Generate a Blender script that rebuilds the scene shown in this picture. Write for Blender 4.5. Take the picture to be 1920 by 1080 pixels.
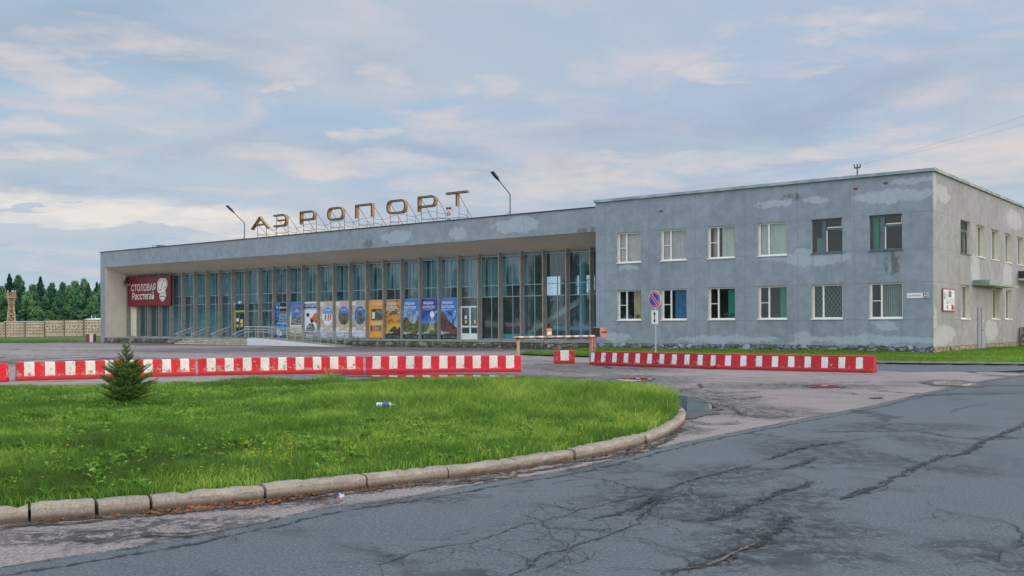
import bpy, math, random
import numpy as np
from mathutils import Vector, Matrix
random.seed(7); RNG=np.random.default_rng(7)
scene=bpy.context.scene
for o in list(bpy.data.objects): bpy.data.objects.remove(o)
# ---------------------------------------------------------------- camera
EYE=1.55; F=1869.0; ROLL=math.radians(.23)
cam=bpy.data.cameras.new('camera'); co=bpy.data.objects.new('camera',cam); scene.collection.objects.link(co)
cam.sensor_width=36; cam.lens=F/1920*36; cam.shift_y=68.5/1920; cam.clip_start=.1; cam.clip_end=4000
c,s=math.cos(ROLL),math.sin(ROLL)
co.matrix_world=Matrix(((c,s,0,0),(0,0,-1,0),(-s,c,0,EYE),(0,0,0,1)))
scene.camera=co
scene.render.resolution_x=1024; scene.render.resolution_y=576
# ---------------------------------------------------------------- node helper
class NT:
    def __init__(s,tree): s.t=tree; s.n=tree.nodes; s.l=tree.links
    def node(s,typ,**kw):
        n=s.n.new(typ)
        for k,v in kw.items(): setattr(n,k,v)
        return n
    def inp(s,n,i,v):
        if v is None: return
        sock=n.inputs[i]
        if isinstance(v,bpy.types.NodeSocket): s.l.new(v,sock)
        else:
            if sock.type=='RGBA' and not isinstance(v,(int,float)) and len(v)==3: v=(*v,1)
            sock.default_value=v
    def math(s,op,a,b=None,cc=None,clamp=False):
        n=s.node('ShaderNodeMath',operation=op,use_clamp=clamp); s.inp(n,0,a); s.inp(n,1,b); s.inp(n,2,cc); return n.outputs[0]
    def noise(s,vec,scale,detail=4,rough=.55,dist=0,col=False):
        n=s.node('ShaderNodeTexNoise'); s.inp(n,'Vector',vec); s.inp(n,'Scale',scale); s.inp(n,'Detail',detail); s.inp(n,'Roughness',rough); s.inp(n,'Distortion',dist)
        return n.outputs['Color' if col else 'Fac']
    def ramp(s,f,a,b,smooth=True):
        n=s.node('ShaderNodeMapRange'); n.interpolation_type='SMOOTHSTEP' if smooth else 'LINEAR'
        s.inp(n,0,f); s.inp(n,1,a); s.inp(n,2,b); s.inp(n,3,0.); s.inp(n,4,1.); return n.outputs[0]
    def mix(s,f,a,b,mode='MIX'):
        n=s.node('ShaderNodeMix',data_type='RGBA',blend_type=mode); s.inp(n,0,f); s.inp(n,6,a); s.inp(n,7,b); return n.outputs[2]
    def xyz(s,v):
        n=s.node('ShaderNodeSeparateXYZ'); s.inp(n,0,v); return n.outputs
    def comb(s,x,y,z):
        n=s.node('ShaderNodeCombineXYZ'); s.inp(n,0,x); s.inp(n,1,y); s.inp(n,2,z); return n.outputs[0]
    def vmath(s,op,a,b):
        n=s.node('ShaderNodeVectorMath',operation=op); s.inp(n,0,a); s.inp(n,1,b); return n.outputs[0]
    def ell(s,u,v,items,soft=.45):
        """union of ellipses (cu,cv,ru,rv) -> 0..1"""
        acc=None
        for (cu,cv,ru,rv) in items:
            a=s.math('MULTIPLY',s.math('SUBTRACT',u,cu),1/ru); b=s.math('MULTIPLY',s.math('SUBTRACT',v,cv),1/rv)
            d=s.math('ADD',s.math('MULTIPLY',a,a),s.math('MULTIPLY',b,b))
            m=s.ramp(d,1+soft,1-soft)
            acc=m if acc is None else s.math('MAXIMUM',acc,m)
        return acc
def lin(r,g,b):
    f=lambda v:(v/255/12.92 if v/255<=.04045 else ((v/255+.055)/1.055)**2.4)
    return (f(r),f(g),f(b))
# ---------------------------------------------------------------- world
SUN_EL=math.radians(11); SUN=Vector((.93,-.30,0)).normalized()
world=bpy.data.worlds.new('World'); scene.world=world; world.use_nodes=True
w=NT(world.node_tree); w.n.clear()
sky=w.node('ShaderNodeTexSky',sky_type='NISHITA',sun_disc=False); sky.sun_elevation=SUN_EL; sky.sun_rotation=math.atan2(SUN.x,SUN.y)
tc=w.node('ShaderNodeTexCoord'); D=tc.outputs['Generated']; dx,dy,dz=w.xyz(D)
el=w.math('ARCTAN2',dz,w.math('SQRT',w.math('ADD',w.math('MULTIPLY',dx,dx),w.math('MULTIPLY',dy,dy))))
az=w.math('ARCTAN2',dx,dy)
den=w.math('ADD',w.math('MAXIMUM',dz,0.),.10)
P=w.comb(w.math('DIVIDE',dx,den),w.math('DIVIDE',dy,den),0.)
n1=w.noise(P,.75,7,.55,.6); n2=w.noise(P,2.1,7,.58,.35); n3=w.noise(P,.33,4,.5,.4)
blue=lin(172,198,220); grey=lin(188,201,214); lav=lin(178,191,216); cream=lin(238,222,214); pink=lin(219,210,215)
colr=w.mix(w.ramp(n3,.35,.65),blue,lav)
colr=w.mix(w.ramp(n1,.38,.62),colr,grey)
colr=w.mix(w.math('MULTIPLY',w.ramp(n2,.47,.70),.75),colr,pink)
# darker slate undersides
colr=w.mix(w.math('MULTIPLY',w.ramp(w.noise(w.vmath('ADD',P,(7,3,0)),1.2,6,.55,.5),.46,.72),.6),colr,lin(156,174,198))
# lower sky a little lighter and greener
colr=w.mix(w.math('MULTIPLY',w.ramp(el,.22,.0),.35),colr,lin(192,212,220))
# individual bright clouds in azimuth / elevation
dn=w.noise(w.comb(w.math('MULTIPLY',az,6.),w.math('MULTIPLY',el,22.),0.),1.6,8,.62,.3,col=True); ex,ey,_=w.xyz(dn)
u=w.math('ADD',az,w.math('MULTIPLY',w.math('SUBTRACT',ex,.5),.22)); v=w.math('ADD',el,w.math('MULTIPLY',w.math('SUBTRACT',ey,.5),.055))
def pe(x,y,rx,ry): return ((math.atan((x-960)/F)),math.atan((608.5-y)/math.hypot(F,x-960)),rx/F,ry/F)
big=[pe(90,400,430,34),pe(380,425,300,26)]
sm=[pe(60,228,90,20),pe(30,282,60,13),pe(95,120,70,40),pe(260,75,160,24),pe(1360,130,90,15),pe(1480,142,60,15),pe(545,155,50,10),pe(690,255,45,8),pe(1100,345,150,14),pe(560,322,80,9),pe(1850,290,200,44),pe(1700,335,170,18),pe(1500,290,170,14),pe(980,345,220,24),pe(1230,310,120,14),pe(1600,45,90,22),pe(720,145,60,16),pe(640,300,200,18),pe(900,160,70,16)]
mb=w.ell(u,v,big,.8); ms=w.ell(u,v,sm,.98)
tex=w.ramp(w.noise(w.comb(w.math('MULTIPLY',az,14.),w.math('MULTIPLY',el,60.),0.),1.0,7,.6,.2),.25,.7)
colr=w.mix(w.math('MULTIPLY',ms,w.math('MULTIPLY',w.math('ADD',.12,tex),.5)),colr,cream)
colr=w.mix(w.math('MULTIPLY',mb,w.math('MULTIPLY',w.math('ADD',.5,tex),.75),clamp=True),colr,lin(238,231,226))
colr=w.mix(w.math('MULTIPLY',w.ell(u,v,[pe(60,432,330,17),pe(40,378,60,4),pe(90,376,40,4)],.4),.85),colr,lin(186,200,214))
# unseen sky overhead and behind camera boosted to lift facade light, warmer sunward
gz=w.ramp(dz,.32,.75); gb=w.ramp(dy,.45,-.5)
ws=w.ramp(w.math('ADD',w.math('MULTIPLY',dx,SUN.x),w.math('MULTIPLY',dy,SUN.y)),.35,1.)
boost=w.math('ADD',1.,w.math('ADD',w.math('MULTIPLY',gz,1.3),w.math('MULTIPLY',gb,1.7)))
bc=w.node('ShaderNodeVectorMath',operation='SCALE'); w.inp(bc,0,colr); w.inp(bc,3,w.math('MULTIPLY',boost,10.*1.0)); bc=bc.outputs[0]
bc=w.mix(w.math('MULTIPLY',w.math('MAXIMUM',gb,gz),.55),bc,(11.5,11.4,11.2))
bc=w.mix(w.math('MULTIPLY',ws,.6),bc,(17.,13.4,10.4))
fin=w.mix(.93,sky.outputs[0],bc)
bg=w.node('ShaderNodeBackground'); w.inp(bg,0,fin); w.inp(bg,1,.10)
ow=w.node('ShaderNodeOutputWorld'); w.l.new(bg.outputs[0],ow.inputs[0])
# ---------------------------------------------------------------- sun
sl=bpy.data.lights.new('sun','SUN'); sl.energy=1.1; sl.angle=math.radians(14); sl.color=(1,.86,.7)
so=bpy.data.objects.new('sun',sl); scene.collection.objects.link(so)
sd=Vector((SUN.x*math.cos(SUN_EL),SUN.y*math.cos(SUN_EL),math.sin(SUN_EL)))
so.rotation_euler=sd.to_track_quat('Z','Y').to_euler(); so.location=(60,-20,40)
vs=scene.view_settings; vs.view_transform='Standard'; vs.look='None'; vs.exposure=0.0; vs.gamma=1; vs.use_curve_mapping=False
scene.render.engine='CYCLES'
# ---------------------------------------------------------------- photo geometry helpers
VPX=-1400.-960; _h=math.hypot(VPX,F); UX,UY=VPX/_h,F/_h      # u: leftwards along facade
XD=Vector((-UX,-UY,0)); YD=Vector((UY,-UX,0))               # building local x (right), y (inwards)
BC=Vector((790/F*48.2,48.2,0)); BROT=math.atan2(XD.y,XD.x)
def W(x,y,z=0): return BC+XD*x+YD*y+Vector((0,0,z))
def px(x,y,z=0):
    a=(x-960)/F; b=-(y-608.5)/F
    r=Vector((a*c+b*s,1,-a*s+b*c)); k=(z-EYE)/r.z
    return Vector((r.x*k,k,z))
# ---------------------------------------------------------------- material makers
MATS={}
def newmat(name):
    m=bpy.data.materials.new(name); m.use_nodes=True; t=NT(m.node_tree); t.n.clear()
    o=t.node('ShaderNodeOutputMaterial'); b=t.node('ShaderNodeBsdfPrincipled'); t.l.new(b.outputs[0],o.inputs[0])
    t.out=o; t.b=b; MATS[name]=m; return m,t
def objc(t): return t.node('ShaderNodeTexCoord').outputs['Object']
def bump(t,h,strength=.3,dist=.01):
    n=t.node('ShaderNodeBump'); t.inp(n,'Height',h); t.inp(n,'Strength',strength); t.inp(n,'Distance',dist); t.l.new(n.outputs[0],t.b.inputs['Normal'])
def simple(name,col,rough=.6,metal=0,var=.25,scale=3.,col2=None,bmp=0,bscale=None,spec=.5):
    m,t=newmat(name); v=objc(t); n=t.noise(v,scale,6,.6)
    c2=col2 if col2 else tuple(x*(1-var) for x in col)
    t.inp(t.b,'Base Color',t.mix(t.ramp(n,.3,.7),col,c2)); t.inp(t.b,'Roughness',rough); t.inp(t.b,'Metallic',metal); t.inp(t.b,'Specular IOR Level',spec)
    if bmp: bump(t,t.noise(v,bscale or scale*6,4),bmp,.01)
    return m
def fabric(name,col,rough=.85):
    return simple(name,col,rough,0,.2,2.)
def plaster(name,base,patches,lines_x,lines_z,axis='x',side=False,darks=()):
    m,t=newmat(name); v=objc(t); X,Y,Z=t.xyz(v); H=X if axis=='x' else Y
    big=t.noise(v,.35,5,.6); mid=t.noise(v,1.6,7,.65,.3); fine=t.noise(v,14,5,.7)
    m2=t.noise(t.vmath('ADD',v,(5,5,5)),4.2,8,.72,.2)
    streak=t.noise(t.comb(t.math('MULTIPLY',H,3.2),0.,t.math('MULTIPLY',Z,.35)),1.,6,.6)
    dark=tuple(x*.70 for x in base); light=tuple(min(1,x*1.28) for x in base)
    cl=t.mix(t.ramp(big,.33,.66),base,tuple(x*.84 for x in base))
    cl=t.mix(t.math('MULTIPLY',t.ramp(mid,.42,.74),.5),cl,light)
    cl=t.mix(t.math('MULTIPLY',t.ramp(mid,.54,.28),.42),cl,dark)
    cl=t.mix(t.math('MULTIPLY',t.ramp(streak,.5,.75),.28),cl,dark)
    cl=t.mix(t.math('MULTIPLY',t.ramp(streak,.5,.25),.2),cl,light)
    cl=t.mix(t.math('MULTIPLY',t.math('SUBTRACT',fine,.5),.9,clamp=True),cl,light)
    cl=t.mix(t.math('MULTIPLY',t.math('SUBTRACT',.5,fine),.9,clamp=True),cl,dark)
    cl=t.mix(t.math('MULTIPLY',t.ramp(m2,.56,.72),.5),cl,light); cl=t.mix(t.math('MULTIPLY',t.ramp(m2,.44,.28),.4),cl,dark)
    nz=t.noise(v,1.3,8,.68,.2,col=True); a,b,_=t.xyz(nz)
    uu=t.math('ADD',H,t.math('MULTIPLY',t.math('SUBTRACT',a,.5),2.6)); vv=t.math('ADD',Z,t.math('MULTIPLY',t.math('SUBTRACT',b,.5),1.0))
    if patches:
        pm=t.ell(uu,vv,patches,.12); pt=tuple(min(.9,x*1.5+.05) for x in base)
        pt2=t.mix(t.ramp(t.noise(v,4,6,.7),.35,.65),pt,tuple(x*.86 for x in pt))
        cl=t.mix(t.math('MULTIPLY',pm,.60),cl,pt2)
    if axis=='x':
        rm=t.ell(t.math('ADD',H,t.math('MULTIPLY',t.math('SUBTRACT',a,.5),.25)),vv,[(x_+o_,z_,.10,h_) for x_ in [-17.98+2.98*i for i in range(6)] for (o_,z_,h_) in ((0.02,1.3,.5),(1.6,1.25,.45),(.05,4.7,.5),(1.58,4.75,.4))],.9)
        cl=t.mix(t.math('MULTIPLY',rm,.35),cl,dark)
    if darks: cl=t.mix(t.math('MULTIPLY',t.math('MULTIPLY',t.ell(uu,vv,list(darks),.6),t.ramp(streak,.3,.6)),.7),cl,lin(86,88,78))
    # panel joints
    lm=None
    for lst,ax in ((lines_x,H),(lines_z,Z)):
        for q in lst:
            d=t.math('ABSOLUTE',t.math('SUBTRACT',t.math('ADD',ax,t.math('MULTIPLY',t.math('SUBTRACT',fine,.5),.02)),q))
            k=t.ramp(d,.022,.006); lm=k if lm is None else t.math('MAXIMUM',lm,k)
    if lm is not None: cl=t.mix(t.math('MULTIPLY',lm,t.math('MULTIPLY',t.ramp(mid,.3,.6),.6)),cl,tuple(x*.5 for x in base))
    # damp dirt just above the plinth and fine run marks under the coping
    cl=t.mix(t.math('MULTIPLY',t.ramp(t.math('ADD',Z,t.math('MULTIPLY',t.math('SUBTRACT',mid,.5),1.2)),9.0,7.2) if False else t.ramp(streak,.56,.8),.15),cl,dark)
    t.inp(t.b,'Base Color',cl); t.inp(t.b,'Roughness',.92); t.inp(t.b,'Specular IOR Level',.2)
    bump(t,t.math('ADD',t.noise(v,30,5,.7),t.math('MULTIPLY',mid,1.5)),.35,.012)
    return m
FRONT_P=[(-1.9,7.85,1.9,.32),(-.9,8.5,1.0,.16),(-5.9,5.0,1.7,.45),(-8.,5.1,1.,.2),(-3,.72,3.4,.22),(-2.4,1.45,.55,.25),(-11.,.68,3.2,.2),(-18.1,.75,1.1,.27),(-17.2,4.9,.9,.15),(-6.6,.8,.6,.4),(-36.4,7.8,1.5,.42),(-30.6,7.75,.8,.4),(-25.6,7.9,1.9,.5),(-8.2,7.9,.9,.18),(-5.8,8.0,.8,.15)]
PLAST=plaster('plaster_blue_grey',lin(145,156,164),FRONT_P,[-18.8,-15.8,-12.8,-9.8,-6.8,-3.8,-25,-31,-37,-43,-49,-55,-61,-67,-73],[5.22,6.98,3.56,1.72],darks=[(-39.2,7.5,.5,.3),(-20.2,7.25,.9,.22),(-2.0,4.6,.3,.7),(-7,8.2,.5,.2)])
SIDE_P=[(1.7,8.,1.2,.45),(.35,7.9,.35,1.),(17.5,7.9,2.2,.6),(8.,4.5,1.,.9),(2.,.95,1.8,.5),(11.5,1.1,1.5,.6),(15.6,4.4,1.3,.8),(.3,1.2,.3,1.2)]
PLAST_S=plaster('plaster_end_wall',lin(158,160,162),SIDE_P,[3.3,10.1,14.2,17.4,21],[5.22,6.98,3.56,1.72],'y')  # same plaster as the front, base lightened for the light on this side
CREAMW=simple('cream_render',lin(226,218,204),.9,0,.12,1.2,bmp=.3,bscale=40)
REVEAL=simple('cream_reveal_paint',lin(226,214,196),.8,0,.16,3.,bmp=.15)
SOFFIT=simple('soffit_render',lin(226,214,198),.9,0,.12,.5,bmp=.2,bscale=18)
FINM=simple('fin_concrete',lin(170,164,155),.88,0,.25,2.2,bmp=.35,bscale=40)
CONC=simple('concrete',lin(160,155,146),.9,0,.3,3.,bmp=.4,bscale=40)
FLASH=simple('roof_flashing',lin(60,62,66),.5,.4,.3,2.)
COPING=simple('coping_metal',lin(165,180,184),.5,.25,.25,1.2,lin(118,140,142))
ROOFM=simple('bitumen',(.05,.05,.055),.9)
WPVC=simple('white_pvc',lin(232,232,228),.35,0,.08,2.)
GREYW=simple('old_grey_frame',lin(96,110,120),.6,0,.3,4.)
MULL=simple('pale_mullion',lin(150,178,186),.5,.1,.2,3.)
STEEL=simple('steel_rail',lin(176,182,186),.4,.35,.2,4.)
WHITEP=simple('white_paint',lin(222,224,226),.7,0,.14,1.5,bmp=.2)
TEALW=simple('teal_interior_wall',lin(150,200,206),.7,0,.2,.6)
INTD=simple('interior_dark',lin(110,112,108),.8,0,.3,.5)
INTF=simple('interior_floor',lin(176,176,170),.35,0,.3,1.)
CREAMP=simple('cream_paint',lin(236,228,196),.6,0,.1,2.)
YELLOW=simple('yellow_paint',lin(226,214,60),.5,0,.1,3.)
BLACKM=simple('black_paint',(.02,.02,.022),.5)
DARKM=simple('dark_metal',(.06,.062,.065),.5,.4)
RUST=simple('rust',lin(134,88,48),.85,.1,.5,9.,lin(84,58,38))
LCREAM=simple('weathered_cream',lin(214,196,160),.75,0,.3,6.,lin(160,120,80))
def stone_mat(name,ca,cb,mortar,scale=2.4,moss=0.):
    m,t=newmat(name); v=objc(t); X,Y,Z=t.xyz(v)
    vor=t.node('ShaderNodeTexVoronoi',feature='DISTANCE_TO_EDGE'); wv=t.vmath('ADD',t.vmath('MULTIPLY',v,(1,1,1.9)),t.vmath('MULTIPLY',t.noise(v,3,4,col=True),(.5,.5,.5)))
    t.inp(vor,'Vector',wv); t.inp(vor,'Scale',scale)
    vc=t.node('ShaderNodeTexVoronoi'); t.inp(vc,'Vector',wv); t.inp(vc,'Scale',scale)
    n=t.noise(v,7,6,.7)
    cl=t.mix(t.ramp(t.xyz(vc.outputs['Color'])[0],.2,.8),ca,cb); cl=t.mix(t.ramp(n,.35,.75),cl,tuple(x*.5 for x in ca))
    cl=t.mix(t.ramp(vor.outputs['Distance'],.09,.02),cl,mortar)
    if moss: cl=t.mix(t.math('MULTIPLY',t.ramp(t.math('ADD',t.noise(v,1.1,6,.7),t.math('MULTIPLY',Z,-.25 if moss<1 else -.1)),.36,.56),.9),cl,lin(70,72,40))
    t.inp(t.b,'Base Color',cl); t.inp(t.b,'Roughness',.9)
    bump(t,t.math('ADD',t.ramp(vor.outputs['Distance'],0.,.15),n),.9,.04); return m
STONE=stone_mat('plinth_stone_blue',lin(165,176,190),lin(112,122,134),lin(70,74,74),2.0,.6)
STONE_S=stone_mat('plinth_stone_tan',lin(190,178,156),lin(160,146,124),lin(100,90,76),2.6)
STONE_M=stone_mat('plinth_stone_mossy',lin(176,178,176),lin(100,102,96),lin(56,54,46),2.2,1.)
# step bricks
m,t=newmat('step_brick'); v=objc(t); X,Y,Z=t.xyz(v)
br=t.node('ShaderNodeTexBrick'); t.inp(br,'Vector',t.comb(X,Z,0.)); t.inp(br,'Scale',1.); br.inputs['Brick Width'].default_value=.25; br.inputs['Row Height'].default_value=.125; br.inputs['Mortar Size'].default_value=.012
t.inp(br,'Color1',lin(226,216,200)); t.inp(br,'Color2',lin(196,184,164)); t.inp(br,'Mortar',lin(120,106,88))
t.inp(t.b,'Base Color',t.mix(t.ramp(t.noise(v,2.5,6,.7),.5,.7),br.outputs[0],lin(150,130,104))); t.inp(t.b,'Roughness',.85); STEPB=m
def glass(name,tint,refl=.10,rough=.02,dust=.08,fr_=.7,bmp=.03):
    m=bpy.data.materials.new(name); m.use_nodes=True; t=NT(m.node_tree); t.n.clear(); MATS[name]=m
    o=t.node('ShaderNodeOutputMaterial'); tr=t.node('ShaderNodeBsdfTransparent'); t.inp(tr,0,tint)
    g=t.node('ShaderNodeBsdfGlossy'); t.inp(g,0,(.85,.93,.95)); t.inp(g,'Roughness',rough)
    v=objc(t); bm=t.node('ShaderNodeBump'); t.inp(bm,'Height',t.noise(v,.7,2)); t.inp(bm,'Strength',bmp); t.inp(bm,'Distance',.1); t.l.new(bm.outputs[0],g.inputs['Normal'])
    lw=t.node('ShaderNodeLayerWeight'); lw.inputs['Blend'].default_value=.35
    f=t.math('ADD',t.math('MULTIPLY',lw.outputs['Fresnel'],fr_),refl,clamp=True)
    m1=t.node('ShaderNodeMixShader'); t.l.new(f,m1.inputs[0]); t.l.new(tr.outputs[0],m1.inputs[1]); t.l.new(g.outputs[0],m1.inputs[2])
    df=t.node('ShaderNodeBsdfDiffuse'); t.inp(df,0,(.45,.52,.54)); m2=t.node('ShaderNodeMixShader')
    t.l.new(t.math('MULTIPLY',t.ramp(t.noise(v,1.5,6,.7),.2,.8),dust),m2.inputs[0]); t.l.new(m1.outputs[0],m2.inputs[1]); t.l.new(df.outputs[0],m2.inputs[2])
    t.l.new(m2.outputs[0],o.inputs[0]); return m
HGLASS=glass('teal_hall_glass',(.66,.87,.91),.05,.03,.14,.45,.012)
WGLASS=glass('window_glass',(.88,.93,.93),.03,.012,.03,.34,.02)
# ---------------------------------------------------------------- mesh builder
class MB:
    def __init__(s): s.v=[]; s.f=[]; s.m=[]; s.mats=[]
    def mi(s,mat):
        if mat not in s.mats: s.mats.append(mat)
        return s.mats.index(mat)
    def face(s,pts,mat):
        b=len(s.v); s.v+= [tuple(p) for p in pts]; s.f.append(tuple(range(b,b+len(pts)))); s.m.append(s.mi(mat)); return s
    def box(s,x0,x1,y0,y1,z0,z1,mat,skip=()):
        b=len(s.v); s.v+=[(x0,y0,z0),(x1,y0,z0),(x1,y1,z0),(x0,y1,z0),(x0,y0,z1),(x1,y0,z1),(x1,y1,z1),(x0,y1,z1)]
        F_={'d':(0,3,2,1),'u':(4,5,6,7),'f':(0,1,5,4),'r':(1,2,6,5),'b':(2,3,7,6),'l':(3,0,4,7)}
        for k,q in F_.items():
            if k in skip: continue
            s.f.append(tuple(b+i for i in q)); s.m.append(s.mi(mat))
        return s
    def prism(s,poly,axis,a,b,mat):
        """poly of 2d pts extruded along axis 'x','y','z' from a to b"""
        n=len(poly)
        def P3(p,q): return {'x':(q,p[0],p[1]),'y':(p[0],q,p[1]),'z':(p[0],p[1],q)}[axis]
        B=len(s.v); s.v+=[P3(p,a) for p in poly]+[P3(p,b) for p in poly]; k=s.mi(mat)
        s.f.append(tuple(B+i for i in range(n))); s.m.append(k); s.f.append(tuple(B+n+i for i in reversed(range(n)))); s.m.append(k)
        for i in range(n): s.f.append((B+i,B+n+i,B+n+(i+1)%n,B+(i+1)%n)); s.m.append(k)
        return s
    def tube(s,p,q,r,mat,n=8,r2=None,caps=True):
        p=Vector(p); q=Vector(q); d=(q-p); 
        if d.length<1e-6: return s
        z=d.normalized(); a=z.orthogonal().normalized(); b=z.cross(a); r2=r if r2 is None else r2; B=len(s.v); k=s.mi(mat)
        for (o,rr) in ((p,r),(q,r2)):
            for i in range(n):
                t=2*math.pi*i/n; s.v.append(tuple(o+(a*math.cos(t)+b*math.sin(t))*rr))
        for i in range(n): s.f.append((B+i,B+(i+1)%n,B+n+(i+1)%n,B+n+i)); s.m.append(k)
        if caps: s.f.append(tuple(B+i for i in reversed(range(n)))); s.m.append(k); s.f.append(tuple(B+n+i for i in range(n))); s.m.append(k)
        return s
    def path(s,pts,r,mat,n=6):
        for a,b in zip(pts,pts[1:]): s.tube(a,b,r,mat,n)
        return s
    def sphere(s,cc,r,mat,n=10,sz=1.):
        B=len(s.v); k=s.mi(mat); m_=n//2
        for j in range(m_+1):
            ph=math.pi*j/m_
            for i in range(n): s.v.append((cc[0]+r*math.sin(ph)*math.cos(2*math.pi*i/n),cc[1]+r*math.sin(ph)*math.sin(2*math.pi*i/n),cc[2]+r*sz*math.cos(ph)))
        for j in range(m_):
            for i in range(n): s.f.append((B+j*n+i,B+(j+1)*n+i,B+(j+1)*n+(i+1)%n,B+j*n+(i+1)%n)); s.m.append(k)
        return s
    def disc(s,cc,rx,rz,y,mat,n=28,th=.0,a0=0):
        s.prism([(cc[0]+rx*math.cos(2*math.pi*i/n+a0),cc[1]+rz*math.sin(2*math.pi*i/n+a0)) for i in range(n)],'y',y,y+(th or .004),mat); return s
    def build(s,name,parent=None,smooth=False,**kw):
        me=bpy.data.meshes.new(name); me.from_pydata(s.v,[],s.f); 
        for m_ in s.mats: me.materials.append(m_)
        me.polygons.foreach_set('material_index',s.m)
        if smooth: me.polygons.foreach_set('use_smooth',[True]*len(s.f))
        me.update(); o=bpy.data.objects.new(name,me); scene.collection.objects.link(o); o.parent=parent
        tag(o,**kw); return o
def tag(o,label=None,cat=None,group=None,kind=None):
    if label: o['label']=label
    if cat: o['category']=cat
    if group: o['group']=group
    if kind: o['kind']=kind
    return o
def bev(o,wd=.02,seg=2):
    m_=o.modifiers.new('bevel','BEVEL'); m_.width=wd; m_.segments=seg; m_.limit_method='ANGLE'; m_.angle_limit=math.radians(40); return o
def empty(name,loc,rz=0,label=None,cat=None,group=None):
    o=bpy.data.objects.new(name,None); scene.collection.objects.link(o); o.location=loc; o.rotation_euler=(0,0,rz); o.empty_display_size=.3
    return tag(o,label,cat,group)
def bthing(name,x,y,z,label,cat,group=None,rz=0): return empty(name,W(x,y,z),BROT+rz,label,cat,group)
def copy_tree(o,parent=None):
    cc=o.copy(); scene.collection.objects.link(cc); cc.parent=parent
    for ch in list(o.children): copy_tree(ch,cc)
    return cc
def npmesh(name,V,Fq,mats,midx=None,attrs=None,parent=None,smooth=False):
    """V (n,3); Fq list of int arrays (k,3)/(k,4)"""
    me=bpy.data.meshes.new(name); me.vertices.add(len(V)); me.vertices.foreach_set('co',np.asarray(V,np.float32).ravel())
    loops=np.concatenate([f.ravel() for f in Fq]); tot=np.concatenate([np.full(len(f),f.shape[1]) for f in Fq]); st=np.concatenate([[0],np.cumsum(tot)[:-1]])
    me.loops.add(len(loops)); me.loops.foreach_set('vertex_index',loops.astype(np.int32))
    me.polygons.add(len(tot)); me.polygons.foreach_set('loop_start',st.astype(np.int32)); me.polygons.foreach_set('loop_total',tot.astype(np.int32))
    if smooth: me.polygons.foreach_set('use_smooth',np.ones(len(tot),bool))
    for m_ in mats: me.materials.append(m_)
    if midx is not None: me.polygons.foreach_set('material_index',midx.astype(np.int32))
    for k,a in (attrs or {}).items():
        at=me.attributes.new(k,'FLOAT','POINT'); at.data.foreach_set('value',np.asarray(a,np.float32))
    me.update(calc_edges=True); o=bpy.data.objects.new(name,me); scene.collection.objects.link(o); o.parent=parent; return o
def wall(mb,axis,base,th,a0,a1,z0,z1,holes,mat,rmat,inner=None,sgn=1):
    """wall face at coordinate base; openings (a0,a1,z0,z1). axis 'x': face normal -y (front); 'y': face normal +x (end wall)"""
    As=sorted({a0,a1,*[h[0] for h in holes],*[h[1] for h in holes]}); Zs=sorted({z0,z1,*[h[2] for h in holes],*[h[3] for h in holes]})
    def pt(a,d,z): return (a,base+d,z) if axis=='x' else (base-d,a,z)
    for i in range(len(As)-1):
        for j in range(len(Zs)-1):
            ca,cz=(As[i]+As[i+1])/2,(Zs[j]+Zs[j+1])/2
            if any(h[0]<ca<h[1] and h[2]<cz<h[3] for h in holes): continue
            q=[(As[i],Zs[j]),(As[i+1],Zs[j]),(As[i+1],Zs[j+1]),(As[i],Zs[j+1])]
            mb.face([pt(a,0,z) for a,z in q],mat); mb.face([pt(a,th,z) for a,z in reversed(q)],inner or mat)
    for (h0,h1,g0,g1) in holes:
        mb.face([pt(h0,0,g0),pt(h0,0,g1),pt(h0,th,g1),pt(h0,th,g0)],rmat); mb.face([pt(h1,0,g1),pt(h1,0,g0),pt(h1,th,g0),pt(h1,th,g1)],rmat)
        mb.face([pt(h0,0,g1),pt(h1,0,g1),pt(h1,th,g1),pt(h0,th,g1)],rmat); mb.face([pt(h1,0,g0),pt(h0,0,g0),pt(h0,th,g0),pt(h1,th,g0)],rmat)
_fontcache={}
def text_faces(mb,txt,x,z,wd,ht,y,mat,bold=.0,th=.006,shear=0.):
    """text fitted to box (x..x+wd, z..z+ht) on plane y facing -y, merged in mb"""
    cu=bpy.data.curves.new('t','FONT'); cu.body=txt; cu.offset=bold; cu.shear=shear; cu.extrude=.0; cu.resolution_u=3
    o=bpy.data.objects.new('t',cu); scene.collection.objects.link(o)
    dg=bpy.context.evaluated_depsgraph_get(); me=bpy.data.meshes.new_from_object(o.evaluated_get(dg))
    vs_=[v.co.copy() for v in me.vertices]
    if vs_:
        x0=min(v.x for v in vs_); x1=max(v.x for v in vs_); y0=min(v.y for v in vs_); y1=max(v.y for v in vs_)
        B=len(mb.v); k=mb.mi(mat)
        for v in vs_: mb.v.append((x+(v.x-x0)/(x1-x0+1e-9)*wd,y,z+(v.y-y0)/(y1-y0+1e-9)*ht))
        for p in me.polygons: mb.f.append(tuple(B+i for i in p.vertices)); mb.m.append(k)
    bpy.data.objects.remove(o); bpy.data.curves.remove(cu); bpy.data.meshes.remove(me)
    return mb
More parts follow.
